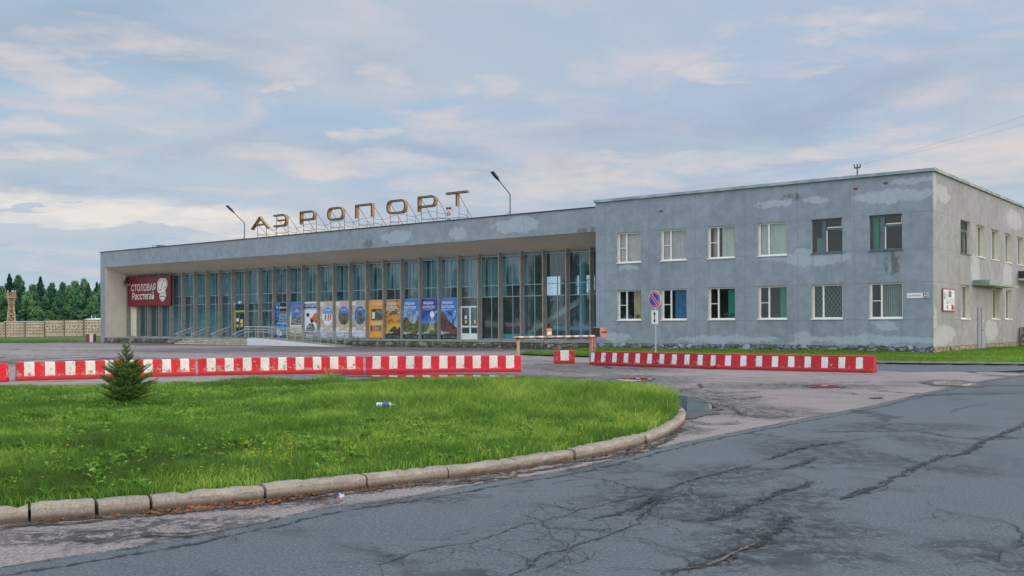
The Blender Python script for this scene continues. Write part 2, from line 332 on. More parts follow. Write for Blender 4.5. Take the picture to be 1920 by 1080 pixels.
# ================================================================ GROUND
def gell(x,y,rx,ry):
    p=px(x,y); return (p.x,p.y,rx*p.y/F,ry*p.y*p.y/(F*EYE))
def poly_sheet(name,pts,z,mat,kind='structure',zf=None):
    mb=MB(); mb.face([(p[0],p[1],z) for p in pts],mat); o=mb.build(name,kind=kind)
    if o.data.polygons[0].normal.z<0: o.data.flip_normals()
    return o
def asphalt(name,base,light,dark,stains,rough=.8,cracks=True,cscale=.16,bigs=.12):
    m,t=newmat(name); v=objc(t); X,Y,Z=t.xyz(v)
    n1=t.noise(v,bigs,6,.6,.4); n2=t.noise(v,1.1,8,.7,.3); n3=t.noise(v,38,4,.75); n4=t.noise(v,9,6,.7)
    cl=t.mix(t.ramp(n1,.32,.68),base,light)
    cl=t.mix(t.math('MULTIPLY',t.ramp(n2,.5,.75),.45),cl,dark)
    cl=t.mix(t.math('MULTIPLY',t.ramp(n2,.45,.25),.35),cl,light)
    cl=t.mix(t.math('MULTIPLY',t.ramp(n4,.58,.8),.5),cl,dark)
    cl=t.mix(t.math('MULTIPLY',t.math('SUBTRACT',n3,.51),5.0,clamp=True),cl,tuple(min(1,x*1.7) for x in light))
    cl=t.mix(t.math('MULTIPLY',t.math('SUBTRACT',.48,n3),3.6,clamp=True),cl,tuple(x*.35 for x in dark))
    mac=t.noise(t.vmath('ADD',v,(3,11,0)),.22,8,.68,.8); cl=t.mix(t.math('MULTIPLY',t.ramp(mac,.53,.60),.36),cl,dark); cl=t.mix(t.math('MULTIPLY',t.ramp(mac,.46,.38),.25),cl,light)
    wet=0.
    if stains:
        nz=t.noise(v,.9,8,.7,.2,col=True); a,b,_=t.xyz(nz)
        uu=t.math('ADD',X,t.math('MULTIPLY',t.math('SUBTRACT',a,.5),1.3)); vv=t.math('ADD',Y,t.math('MULTIPLY',t.math('SUBTRACT',b,.5),1.6))
        sm_=t.ell(uu,vv,stains,.7)
        va=t.ramp(t.math('ABSOLUTE',t.math('SUBTRACT',t.noise(v,1.7,6,.62,.7),.5)),.028,.018); vb=t.ramp(t.math('ABSOLUTE',t.math('SUBTRACT',t.noise(t.vmath('ADD',v,(9,4,0)),4.2,5,.62,.6),.5)),.034,.022)
        bl=t.ramp(t.math('ADD',t.noise(v,6.,7,.72,.3),t.math('MULTIPLY',sm_,.12)),.635,.65)
        br=t.math('MAXIMUM',t.math('MAXIMUM',va,t.math('MULTIPLY',vb,.8)),bl)
        wet=t.math('MULTIPLY',sm_,br); cl=t.mix(t.math('MULTIPLY',wet,.92),cl,tuple(x*.36 for x in dark))
    if cracks:
        wv=t.vmath('ADD',v,t.vmath('MULTIPLY',t.noise(v,.7,7,.65,col=True),(2.6,2.6,0.)))
        vo=t.node('ShaderNodeTexVoronoi',feature='DISTANCE_TO_EDGE'); t.inp(vo,'Vector',wv); t.inp(vo,'Scale',cscale)
        lw_=t.math('MULTIPLY',t.ramp(vo.outputs['Distance'],.018,.004),t.ramp(t.noise(v,.25,4,.6),.42,.58))
        cl=t.mix(t.math('MULTIPLY',lw_,.8),cl,tuple(x*.35 for x in dark))
        vo2=t.node('ShaderNodeTexVoronoi',feature='DISTANCE_TO_EDGE'); t.inp(vo2,'Vector',wv); t.inp(vo2,'Scale',cscale*6)
        l2=t.math('MULTIPLY',t.ramp(vo2.outputs['Distance'],.035,.008),t.ramp(t.noise(t.vmath('ADD',v,(31,7,0)),.3,5,.6),.56,.66))
        cl=t.mix(t.math('MULTIPLY',l2,.7),cl,tuple(x*.4 for x in dark))
    t.inp(t.b,'Base Color',cl); t.inp(t.b,'Roughness',t.math('SUBTRACT',rough,t.math('MULTIPLY',wet,.25))); t.inp(t.b,'Specular IOR Level',.35)
    bump(t,t.math('ADD',n3,t.math('MULTIPLY',n4,1.2)),.5,.008); return m
st_f=[gell(1290,745,120,26),gell(1180,712,120,12),gell(60,677,260,8),gell(800,705,330,9),gell(1250,800,60,14),gell(1100,690,160,10),gell(1420,770,120,14),gell(600,655,420,5),gell(1500,724,200,6),gell(330,985,160,14),gell(560,940,90,10),gell(900,900,90,8),gell(150,1010,200,16)]
ASPH_OLD=asphalt('old_asphalt_pinkish',lin(128,119,118),lin(144,135,133),lin(84,80,84),st_f,.78,True,.13,.09)
st_r=[gell(1647,858,60,20),gell(1530,845,120,30),gell(1400,1030,130,40),gell(1520,985,120,25),gell(1850,1040,70,40),gell(1480,940,90,20),gell(1735,828,60,16),gell(1360,890,130,20),gell(1250,940,140,30),gell(740,935,150,12),gell(1100,880,120,12),gell(1560,1040,120,18),gell(1800,880,60,12),gell(1700,800,160,10)]
ASPH_NEW=asphalt('new_asphalt_bluegrey',lin(80,88,94),lin(92,99,104),lin(60,67,73),st_r,.7,True,.11,.07)
GROUNDM=simple('field_ground',lin(84,104,52),.95,0,.35,.12,lin(100,104,66),bmp=.3,bscale=2)
mb=MB(); mb.face([(-900,-300,-.012),(900,-300,-.012),(900,1500,-.012),(-900,1500,-.012)],GROUNDM); mb.build('ground',kind='structure')
poly_sheet('forecourt',[(-85,-60),(90,-60),(90,60),(40,75),(-38,103),(-64,98),(-85,60)],-.006,ASPH_OLD)
edge=[(-60,-8),(-20,1.4),(-9,4.2),(-5,5.6),(-3.29,6.4)]+[tuple(px(x,y)[:2]) for x,y in [(120,1047),(230,1030),(350,1010),(480,983),(600,955),(700,940),(800,926),(900,908),(1000,892),(1080,878),(1160,860),(1230,842),(1290,828),(1380,810),(1500,787),(1640,760),(1740,736),(1840,714),(1890,707),(1918,703)]]+[(19,33.5),(30,41)]
ej=[]
for a,b in zip(edge,edge[1:]):
    n=max(1,int(math.hypot(b[0]-a[0],b[1]-a[1])/.25)); 
    for i in range(min(n,60)):
        f_=i/min(n,60); ej.append((a[0]+(b[0]-a[0])*f_+random.uniform(-.025,.025),a[1]+(b[1]-a[1])*f_+random.uniform(-.04,.04)))
poly_sheet('road',ej+[edge[-1],(60,41),(60,-60),(-60,-60)],-.001,ASPH_NEW)
poly_sheet('side_road',[tuple(px(x,y)[:2]) for x,y in [(1560,683),(1640,682.5),(1760,683),(1915,684)]]+[(30,30.4),(30,40),(19.3,33.4)]+[tuple(px(x,y)[:2]) for x,y in [(1915,700),(1860,697),(1780,696),(1700,697),(1640,694),(1560,690)]],.002,ASPH_NEW)
ap=[]
for i in range(0,161): ap.append(tuple(W(-78+i*.42,-4.3+1.3*math.sin(i*.11)+.5*math.sin(i*.37+1)+random.uniform(-.12,.12))[:2]))
poly_sheet('apron',ap+[tuple(W(-9.5,-1.2)[:2]),tuple(W(-19.6,-1.)[:2]),tuple(W(-19.6,.2)[:2]),tuple(W(-77,.2)[:2])],-.003,asphalt('apron_asphalt',lin(100,92,90),lin(116,107,104),lin(66,62,62),[],.8,True,.2,.2))
# cracks: irregular dark seams, traced to their real ground positions
m,t=newmat('sealed_crack'); v=objc(t); t.inp(t.b,'Base Color',t.mix(t.noise(v,9,5,.7),lin(20,25,31),lin(44,51,58))); t.inp(t.b,'Roughness',.75); CRACKM=m
m,t=newmat('exposed_crack'); v=objc(t); t.inp(t.b,'Base Color',t.mix(t.noise(v,9,5,.7),lin(128,108,98),lin(90,84,82))); t.inp(t.b,'Roughness',.9); PINKC=m
Z7=lambda p:(700+p[0]/2.743,860+p[1]/2.743); Z6=lambda p:(1200+p[0]/2.571,660+p[1]/2.571); ID=lambda p:p
CR=[(Z7,.022,[(10,545),(90,528),(180,492),(265,468),(370,450),(500,437),(560,410),(680,378),(760,345),(860,322),(960,300),(1040,270),(1150,245),(1250,220),(1360,197),(1480,170),(1520,150),(1600,120),(1700,95),(1800,70),(1900,40)]),
(Z7,.028,[(700,603),(790,565),(840,520),(900,490),(1000,460),(1110,425),(1200,390),(1280,365),(1390,330),(1380,300),(1420,250),(1490,205)]),
(Z7,.02,[(770,290),(870,325),(870,345),(960,360),(1060,368),(1130,370),(1190,385)]),(Z7,.03,[(1000,85),(1080,95),(1190,105),(1270,135),(1360,157),(1470,160)]),
(Z7,.018,[(1120,170),(1200,187),(1340,197),(1440,208),(1560,210),(1700,215),(1800,220),(1920,235)]),(Z7,.022,[(830,232),(950,243),(1050,270)]),
(Z7,.045,[(1130,310),(1250,290),(1330,265),(1420,225),(1480,200)]),(Z7,.012,[(1360,425),(1500,455),(1580,475),(1640,480)]),(Z7,.03,[(1560,320),(1650,320),(1740,315),(1830,285),(1900,240)]),
(Z7,.014,[(830,585),(900,560),(970,522)]),(Z7,.012,[(360,397),(470,365),(560,350),(660,345)]),(Z7,.02,[(790,515),(795,545),(830,560)]),(Z7,.012,[(130,458),(170,458)]),(Z7,.02,[(1520,182),(1640,190),(1760,200),(1860,190),(1920,183)]),
(Z6,.05,[(970,712),(1040,685),(1150,640),(1250,600),(1350,550),(1450,510),(1560,490),(1640,440),(1740,400),(1840,360),(1900,330)]),
(Z6,.055,[(140,1080),(180,1055),(260,1045),(350,1015),(480,950),(560,920),(640,870),(710,810)]),
(Z6,.024,[(0,760),(60,710),(120,680),(200,635),(330,600),(430,575),(520,555),(590,535)]),(Z6,.04,[(200,815),(300,820),(430,790),(500,745),(600,710),(690,670),(780,655),(830,625)]),
(Z6,.02,[(700,810),(660,770),(600,755),(520,765),(470,790)]),(Z6,.014,[(590,660),(690,665),(760,660),(900,665)]),(Z6,.025,[(620,920),(740,915),(900,935),(1000,945),(1110,955)]),
(Z6,.022,[(1430,755),(1520,785),(1640,800),(1740,815),(1800,830),(1850,890),(1840,930),(1760,960),(1700,1010)]),(Z6,.018,[(1240,935),(1350,950),(1450,960),(1530,975)]),(Z6,.02,[(80,780),(130,800),(250,815)]),
(Z6,.01,[(1080,775),(1240,785)]),(Z6,.05,[(620,520),(700,490),(800,460),(900,440),(1010,435)]),(Z6,.04,[(600,565),(690,565),(780,545),(850,510)]),(Z6,.03,[(1010,430),(1100,415),(1200,405)]),(Z6,.02,[(900,400),(1000,385),(1100,375),(1200,350),(1300,345)]),
(Z6,.02,[(1170,655),(1240,665),(1330,680)]),(Z6,.02,[(730,690),(880,700),(930,660)]),(Z6,.014,[(20,920),(120,940),(230,965)]),(Z6,.03,[(400,840),(490,870),(600,890)]),(Z6,.06,[(330,190),(420,195),(560,190)]),(Z6,.05,[(250,225),(400,230),(500,225),(600,215)]),
(Z6,.08,[(200,190),(300,160),(420,150),(600,155),(800,160)]),(Z6,.05,[(900,190),(1050,205),(1250,215)]),(Z6,.05,[(230,330),(330,350),(500,345)]),(Z6,.05,[(260,240),(360,250),(450,270),(480,300),(600,318),(780,315)]),
(Z6,.04,[(1600,195),(1700,200),(1850,205)]),(Z6,.03,[(1500,290),(1600,260),(1680,250)]),
(ID,.10,[(0,656),(60,655),(160,657),(260,658),(360,661),(480,664),(600,668),(760,672),(900,676)]),(ID,.06,[(0,649),(120,651),(240,652),(380,655)]),(ID,.07,[(980,676),(1060,679),(1150,690),(1300,698)]),(ID,.05,[(1000,690),(1100,700),(1200,706),(1330,708)]),(ID,.08,[(0,665),(100,668),(200,664)]),
(ID,.05,[(140,1012),(220,1015),(290,1001),(340,1006),(420,992)]),(ID,.02,[(0,998),(80,1002),(170,1000),(240,985)]),(ID,.02,[(250,975),(330,965),(400,958),(520,955)])]
m=bpy.data.materials['sealed_crack']; t=NT(m.node_tree); v=objc(t)
b_=[n for n in t.n if n.type=='BSDF_PRINCIPLED'][0]; o_=[n for n in t.n if n.type=='OUTPUT_MATERIAL'][0]
ed=t.node('ShaderNodeAttribute',attribute_name='edge').outputs['Fac']
aw=t.node('ShaderNodeAttribute',attribute_name='wid').outputs['Fac']
na=t.noise(v,7.,9,.76,.3); nb=t.noise(v,30.,6,.7)
al=t.math('ADD',t.math('MULTIPLY',ed,.62),t.math('ADD',t.math('MULTIPLY',t.math('SUBTRACT',na,.5),2.0),t.math('MULTIPLY',t.math('SUBTRACT',nb,.5),.9)))
al=t.math('MAXIMUM',t.ramp(al,.54,.58),t.math('MULTIPLY',t.ramp(ed,aw,t.math('ADD',aw,.04)),t.ramp(nb,.30,.42)))
tp=t.node('ShaderNodeBsdfTransparent'); mx=t.node('ShaderNodeMixShader'); t.l.new(t.math('MULTIPLY',al,.92),mx.inputs[0]); t.l.new(tp.outputs[0],mx.inputs[1]); t.l.new(b_.outputs[0],mx.inputs[2]); t.l.new(mx.outputs[0],o_.inputs[0])
CV_=[];CE=[];CW=[];CF=[]
def ribbon(pts,wd,z,halo):
    """jagged seam of width wd inside a ragged damp halo"""
    P_=[]
    for a,b in zip(pts,pts[1:]):
        L_=(b-a).length; n=max(1,min(400,int(L_/max(.03,wd*1.5))))
        for i in range(n): P_.append(a.lerp(b,i/n))
    P_.append(pts[-1]); N=len(P_)
    if N<3: return P_
    off=0; wv=1; B0=len(CV_); hw0=wd*halo/2
    for i,p in enumerate(P_):
        q=P_[min(i+2,N-1)]-P_[max(i-2,0)]; q.z=0
        if q.length<1e-5: q=Vector((1,0,0))
        nrm=Vector((-q.y,q.x,0)).normalized(); off=off*.86+random.gauss(0,wd*.8); wv=.9*wv+.1*random.uniform(.1,1.9); en=min(1,i/8+.1,(N-1-i)/8+.1)
        hw_=hw0*max(.15,wv)*en; ct=p+nrm*off
        for s_,e_ in ((1,0),(0,1),(-1,0)):
            q_=ct+nrm*hw_*s_; CV_.append((q_.x,q_.y,z)); CE.append(e_); CW.append(max(.1,1-wd/2/hw_*random.uniform(.5,1.3)))
    for i in range(N-1):
        k=B0+3*i; CF.append((k,k+1,k+4,k+3)); CF.append((k+1,k+2,k+5,k+4))
    return P_
zz_=.003
for fn,wd,pts in CR:
    g=[px(*fn(p)) for p in pts]; far_=g[0].y>22; zz_+=.00004
    pp=ribbon(g,wd*(.42 if not far_ else (1.6 if g[0].y>40 else .9)),zz_,7 if not far_ else 5)
    if wd>.035 and not far_: zz_+=.00004; ribbon(g,wd*.25,zz_,26)
    if pp and wd>.013:
        for k in range(len(g)*(5 if wd>.018 else 2)):
            p=random.choice(pp); a=random.uniform(0,6.28); l=random.uniform(.15,.7)*(1 if p.y<25 else 2.0); q=[p.copy()]
            for _ in range(4): a+=random.uniform(-.7,.7); q.append(q[-1]+Vector((math.cos(a),math.sin(a),0))*l/4)
            zz_+=.00001; ribbon(q,wd*.14,zz_,7)
GUTM=bpy.data.materials['sealed_crack'].copy(); GUTM.name='gutter_dirt'
for n_ in GUTM.node_tree.nodes:
    if n_.type=='MIX' and n_.data_type=='RGBA': n_.inputs[6].default_value=(*lin(66,52,44),1); n_.inputs[7].default_value=(*lin(92,74,62),1)
gut=[px(x,y+5) for x,y in [(0,983),(52,975),(182,967),(286,958),(400,948),(497,937),(600,924),(683,913),(843,897),(975,880),(1080,862),(1160,848),(1217,832),(1255,815),(1282,797)]]
ribbon(gut,.03,.0031,7); ribbon([q+Vector((random.gauss(0,.03),-.12,0)) for q in gut],.02,.00315,14)
NG0=len(CF); ribbon([q+Vector((-.02,.03,0)) for q in gut],.07,.00335,3.4); ribbon([q+Vector((0.02,-.03,0)) for q in gut],.05,.00345,5); NG1=len(CF)
bnd=[Vector((p[0],p[1],0)) for p in edge[4:-2]]
for k_ in range(2): ribbon([q+Vector((0,.02,0)) for q in bnd],.010,.0032+k_*.0001,7)
ribbon([q+Vector((.1,-.2,0)) for q in bnd],.012,.0034,16)
mbp=MB()
for pts,wd in (([(330,1030),(400,1000),(470,965),(560,925)],.03),([(560,870),(610,850)],.025),([(190,1050),(300,1040)],.016)):
    g=[px(*Z6(p)) for p in pts]
    for a,b in zip(g,g[1:]):
        n=max(2,int((b-a).length/.05))
        for i in range(n):
            p=a.lerp(b,i/n); q=a.lerp(b,(i+1.1)/n); w1=wd*random.uniform(.2,1.1)/2; w2=wd*random.uniform(.2,1.1)/2; nn=Vector((-(q-p).y,(q-p).x,0)).normalized(); o1=nn*random.uniform(-.008,.008); z_=Vector((0,0,.0085))
            mbp.face([p+nn*w1+o1+z_,p-nn*w1+o1+z_,q-nn*w2+o1+z_,q+nn*w2+o1+z_],PINKC)
mi_=np.zeros(len(CF)); mi_[NG0:NG1]=1
o=npmesh('road_cracks',np.array(CV_),[np.array(CF)],[CRACKM,GUTM],midx=mi_,attrs={'edge':CE,'wid':CW}); tag(o,kind='structure')
o=mbp.build('bare_cracks',kind='structure')
# puddles
m,t=newmat('puddle_water'); v=objc(t); t.inp(t.b,'Base Color',(.035,.036,.036)); t.inp(t.b,'Roughness',.015); t.inp(t.b,'Specular IOR Level',.9); t.inp(t.b,'IOR',1.45); PUD=m
bump(t,t.noise(v,3,2),.02,.01)
DAMP=[]
def puddle(pts,lab,wob=.06):
    g=[px(*p) for p in pts]; n=len(g); o_=[]
    for i in range(n):
        a,b=g[i],g[(i+1)%n]; k=max(3,int((b-a).length/.15)); k=min(k,30)
        for j in range(k):
            p=a.lerp(b,j/k); o_.append((p.x+random.gauss(0,wob),p.y+random.gauss(0,wob)))
    poly_sheet('puddle',o_,.009,PUD)
    DAMP.append([(g[i].x,g[i].y) for i in range(n)])
puddle([(1228,737),(1262,741),(1302,745),(1322,753),(1339,764),(1330,771),(1278,773),(1262,757)],'',.03)
puddle([(1150,711),(1185,708.5),(1222,710),(1218,714),(1170,716)],'',.05)
puddle([(1516,723),(1545,722),(1578,724),(1570,726),(1530,726)],'',.04)
puddle([(1738,717),(1765,715),(1800,716),(1838,721),(1815,724),(1760,722)],'',.05)
puddle([(630,701),(720,700),(860,702),(1000,706),(940,710),(800,709),(690,706)],'',.12)
PUD.node_tree.nodes
WET,t=newmat('wet_film'); t.inp(t.b,'Base Color',(.07,.07,.075)); t.inp(t.b,'Roughness',.22); t.inp(t.b,'Specular IOR Level',1.); PUD=WET
puddle([(20,678),(60,675),(130,672),(190,672),(170,674),(100,677),(50,680)],'',.15)
puddle([(258,673),(330,672),(350,675),(280,676)],'',.1)
puddle([(1630,746),(1650,745),(1655,747),(1640,748)],'',.02)
dmp=MB()
DM,t=newmat('damp_asphalt'); v=objc(t); t.inp(t.b,'Base Color',lin(66,64,67)); t.inp(t.b,'Roughness',.55)
for P_ in DAMP:
    cx1=sum(p[0] for p in P_)/len(P_); cy1=sum(p[1] for p in P_)/len(P_); Q=[]
    for i in range(len(P_)):
        a,b=P_[i],P_[(i+1)%len(P_)]
        for j in range(12): Q.append((a[0]+(b[0]-a[0])*j/12,a[1]+(b[1]-a[1])*j/12))
    mag=[1.15+random.random()*.25]
    for i in range(1,len(Q)): mag.append(min(1.6,max(1.06,mag[-1]+random.gauss(0,.07))))
    dmp.face([(cx1+(p[0]-cx1)*m_,cy1+(p[1]-cy1)*m_,.0075) for p,m_ in zip(Q,mag)],DM)
dmp.build('damp_rims',kind='structure')
# ---- traffic island
ISL=[(-30,9.5),(-16,6.5),(-9,6.35),(-6,6.85),(-4.9,7.35),(-4.02,7.82),(-3.4,8.12),(-2.2,8.87),(-1.42,9.45),(-.64,10.06),(.08,10.7),(.73,11.4),(1.28,12.12),(1.77,12.95),(2.2,13.95),(2.57,15.03),(2.86,16.3),(2.98,17.7),(2.95,19.5),(2.75,21.4),(2.2,23.2),(.8,24.8),(-1.5,25.2),(-4,25.0),(-7,24.4),(-12,22.6),(-18,21.5),(-30,20)]
def smooth_poly(P_,it=2):
    for _ in range(it):
        Q=[]
        for i in range(len(P_)):
            a,b=P_[i],P_[(i+1)%len(P_)]; Q+= [(a[0]*.75+b[0]*.25,a[1]*.75+b[1]*.25),(a[0]*.25+b[0]*.75,a[1]*.25+b[1]*.75)]
        P_=Q
    return P_
ISLS=smooth_poly(ISL)
def inset(P_,d):
    out=[];n=len(P_)
    for i in range(n):
        a=Vector(P_[i-1]);b=Vector(P_[i]);cc=Vector(P_[(i+1)%n]); t_=(cc-a).normalized(); out.append((b.x-t_.y*d,b.y+t_.x*d))
    return out
def inpoly(x,y,P_):
    x=np.asarray(x);y=np.asarray(y);r=np.zeros(x.shape,bool);n=len(P_)
    for i in range(n):
        x1,y1=P_[i];x2,y2=P_[(i+1)%n]
        if y1==y2: continue
        r^=((y1>y)!=(y2>y))&(x<(x2-x1)*(y-y1)/(y2-y1)+x1)
    return r
def dpoly(x,y,P_):
    d=np.full(np.shape(x),1e9)
    for i in range(len(P_)):
        x1,y1=P_[i];x2,y2=P_[(i+1)%len(P_)];L2=(x2-x1)**2+(y2-y1)**2+1e-12
        t_=np.clip(((x-x1)*(x2-x1)+(y-y1)*(y2-y1))/L2,0,1); d=np.minimum(d,np.hypot(x-x1-t_*(x2-x1),y-y1-t_*(y2-y1)))
    return d
def vnoise(x,y,sc,seed=0):
    r=np.random.default_rng(seed); T=r.random((64,64)); x=np.asarray(x)*sc+500; y=np.asarray(y)*sc+500
    i=np.floor(x).astype(int);j=np.floor(y).astype(int);fx=x-i;fy=y-j;fx=fx*fx*(3-2*fx);fy=fy*fy*(3-2*fy)
    g=lambda a,b:T[a%64,b%64]
    return (g(i,j)*(1-fx)*(1-fy)+g(i+1,j)*fx*(1-fy)+g(i,j+1)*(1-fx)*fy+g(i+1,j+1)*fx*fy)
def lawnz(x,y):
    d=dpoly(x,y,ISLS); return .105+.10*np.clip(d/3,0,1)+.05*vnoise(x,y,.7,3)*np.clip(d/1.,0,1)
m,t=newmat('lawn_soil'); v=objc(t); n=t.noise(v,.6,6,.7); n2=t.noise(v,12,5,.7)
cl=t.mix(t.ramp(n,.35,.65),lin(66,92,38),lin(88,112,44)); cl=t.mix(t.ramp(n2,.4,.7),cl,lin(44,56,28)); t.inp(t.b,'Base Color',cl); t.inp(t.b,'Roughness',.95); bump(t,n2,.8,.03); LAWNM=m
# grid lawn sheet
def lawn(name,poly,zf,step,mat=LAWNM):
    xs=[p[0] for p in poly];ys=[p[1] for p in poly]
    gx=np.arange(min(xs),max(xs)+step,step);gy=np.arange(min(ys),max(ys)+step,step)
    X,Y=np.meshgrid(gx,gy);ins=inpoly(X,Y,poly)
    Z=zf(X,Y); idx=np.arange(X.size).reshape(X.shape)
    q=np.stack([idx[:-1,:-1],idx[:-1,1:],idx[1:,1:],idx[1:,:-1]],-1); ok=ins[:-1,:-1]|ins[:-1,1:]|ins[1:,1:]|ins[1:,:-1]
    return npmesh(name,np.stack([X.ravel(),Y.ravel(),Z.ravel()],1),[q[ok]],[mat],smooth=True)
INS=inset(ISLS,.125)
lz=lambda x,y:np.where(dpoly(x,y,ISLS)>.3,lawnz(x,y),.07)*np.where(inpoly(x,y,ISLS),1,.5)
tag(lawn('lawn',inset(ISLS,.22),lz,.14),kind='structure')
# kerb stones, joints where the photograph shows them
KERBM,t=newmat('kerb_concrete'); v=objc(t); X,Y,Z=t.xyz(v); n=t.noise(v,4,7,.7); n2=t.noise(v,55,4,.8)
cl=t.mix(t.ramp(n,.35,.7),lin(168,160,149),lin(136,127,116)); cl=t.mix(t.math('MULTIPLY',t.math('SUBTRACT',n2,.5),3.,clamp=True),cl,lin(196,186,172)); cl=t.mix(t.math('MULTIPLY',t.math('SUBTRACT',.46,n2),4.,clamp=True),cl,lin(80,72,64))
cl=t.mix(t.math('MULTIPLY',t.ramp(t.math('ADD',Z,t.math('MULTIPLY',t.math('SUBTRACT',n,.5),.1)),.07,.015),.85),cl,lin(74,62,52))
t.inp(t.b,'Base Color',cl); t.inp(t.b,'Roughness',.93); bump(t,t.math('ADD',n2,n),.8,.012)
def arc_pts(P_):
    P_=[Vector((p[0],p[1],0)) for p in P_]; 
    return P_
KP=arc_pts(ISLS); cum=[0]
for a,b in zip(KP,KP[1:]+[KP[0]]): cum.append(cum[-1]+(b-a).length)
def at_len(l):
    l%=cum[-1]
    for i in range(len(KP)):
        if cum[i+1]>=l:
            a,b=KP[i],KP[(i+1)%len(KP)]; f_=(l-cum[i])/max(1e-6,cum[i+1]-cum[i]); return a.lerp(b,f_),(b-a).normalized()
    return KP[0],(KP[1]-KP[0]).normalized()
def near_len(p):
    best=min(((KP[i].lerp(KP[(i+1)%len(KP)],j/10)-p).length,cum[i]+(cum[i+1]-cum[i])*j/10) for i in range(len(KP)) for j in range(10)); return best[1]
js=sorted({round(near_len(px(x,y)),2) for x,y in [(52,975),(182,967),(286,958),(497,937),(683,913),(843,897),(975,880),(1080,862),(1160,848),(1217,832),(1255,815),(1291,785)]})
Ls=[]; l=js[0]
while l>0: Ls.append(l); l-=.85
joints=sorted(Ls)+js[1:]; l=js[-1]+1.
while l<cum[-1]: joints.append(l); l+=1.
kb=MB()
for a,b in zip(joints,joints[1:]):
    g=random.uniform(.005,.016); n=max(3,int((b-a)/.07)); prof=[(0,-.02),(0,.085),(.03,.118),(.15,.122),(.15,-.02)]
    dz_=random.uniform(-.012,.012); dr=random.uniform(-.012,.012); rings=[]
    for i in range(n+1):
        p,tg=at_len(a+g+(b-a-2*g)*i/n); nr=Vector((-tg.y,tg.x,0)); e=.004 if i in(0,n) else 0
        rings.append([p+nr*(r+dr+random.gauss(0,.005)+ (e if r<.1 else -e))+Vector((0,0,zz+dz_+(-e if zz>.1 else 0)-(max(0,random.gauss(-.012,.012)) if zz>.08 else 0)+random.gauss(0,.0035))) for r,zz in prof])
    B=len(kb.v); k=kb.mi(KERBM); m_=len(prof)
    for R_ in rings: kb.v+=[tuple(q) for q in R_]
    for i in range(n):
        for j in range(m_): kb.f.append((B+i*m_+j,B+i*m_+(j+1)%m_,B+(i+1)*m_+(j+1)%m_,B+(i+1)*m_+j)); kb.m.append(k)
    kb.f.append(tuple(B+j for j in range(m_))); kb.m.append(k); kb.f.append(tuple(B+n*m_+j for j in reversed(range(m_)))); kb.m.append(k)
kb.build('kerb',kind='structure')
# litter strip of brown needles and leaves in the gutter
LEAFM=simple('fallen_leaves',lin(160,96,48),.8,0,.5,20,lin(90,56,34))
lb=MB()
for (x0,x1,n) in ((270,540,420),(690,760,70),(540,700,60),(760,1000,70),(1000,1280,60),(0,270,60)):
    for _ in range(n):
        x=random.uniform(x0,x1); l=near_len(px(x,960-(x-286)*.08 if x<1000 else 862)) if False else None
        ys_=np.interp(x,[0,52,182,286,497,683,843,975,1080,1160,1217,1255,1280],[983,975,967,958,937,913,897,880,862,848,832,815,800])
        p=px(x,ys_+abs(random.gauss(0,4))+1); a=random.uniform(0,6.28); r=random.uniform(.010,.03)
        d=Vector((math.cos(a),math.sin(a),0))*r; e=Vector((-d.y,d.x,0))*random.uniform(.25,.7); up=Vector((0,0,random.uniform(0,.012)))
        p.z=.006; lb.face([p-d,p+e+up,p+d+up*1.5,p-e],LEAFM)
lb.build('fallen_leaves',kind='stuff')
# ---- grass
def grassmat(name,a,b,cc):
    m=bpy.data.materials.new(name); m.use_nodes=True; t=NT(m.node_tree); t.n.clear(); MATS[name]=m
    o=t.node('ShaderNodeOutputMaterial'); at=t.node('ShaderNodeAttribute',attribute_name='col').outputs['Fac']; hh=t.node('ShaderNodeAttribute',attribute_name='hgt').outputs['Fac']
    cl=t.mix(t.ramp(at,.15,.6,False),a,b); cl=t.mix(t.ramp(at,.6,1.,False),cl,cc)
    d=t.node('ShaderNodeBsdfDiffuse'); t.inp(d,0,cl); tr=t.node('ShaderNodeBsdfTranslucent'); t.inp(tr,0,t.mix(.5,cl,cc)); g=t.node('ShaderNodeBsdfGlossy'); t.inp(g,0,(.5,.55,.5)); t.inp(g,'Roughness',.45)
    m1=t.node('ShaderNodeMixShader'); t.inp(m1,0,.38); t.l.new(d.outputs[0],m1.inputs[1]); t.l.new(tr.outputs[0],m1.inputs[2])
    m2=t.node('ShaderNodeMixShader'); t.inp(m2,0,.035); t.l.new(m1.outputs[0],m2.inputs[1]); t.l.new(g.outputs[0],m2.inputs[2]); t.l.new(m2.outputs[0],o.inputs[0]); return m
GRASSM=grassmat('grass_blades',lin(46,86,30),lin(94,146,44),lin(176,198,92))
def blades(name,X,Y,Z,H,Wd,COL,mat,lean=.5):
    n=len(X); a=RNG.random(n)*2*np.pi; l=(.15+RNG.random(n)*lean)*H; la=RNG.random(n)*2*np.pi
    cx_,sx=np.cos(a)*Wd/2,np.sin(a)*Wd/2; lx,ly=np.cos(la)*l,np.sin(la)*l
    V=np.zeros((n,5,3)); 
    V[:,0]=np.stack([X-cx_,Y-sx,Z-.02],1);V[:,1]=np.stack([X+cx_,Y+sx,Z-.02],1)
    V[:,2]=np.stack([X+cx_*.8+lx*.3,Y+sx*.8+ly*.3,Z+H*.6],1);V[:,3]=np.stack([X-cx_*.8+lx*.3,Y-sx*.8+ly*.3,Z+H*.6],1);V[:,4]=np.stack([X+lx,Y+ly,Z+H],1)
    b=np.arange(n)*5; q=np.stack([b,b+1,b+2,b+3],1); tr=np.stack([b+3,b+2,b+4],1)
    o=npmesh(name,V.reshape(-1,3),[q,tr],[mat],attrs={'col':np.repeat(COL,5),'hgt':np.tile([0,0,.6,.6,1],n)}); return tag(o,kind='stuff')
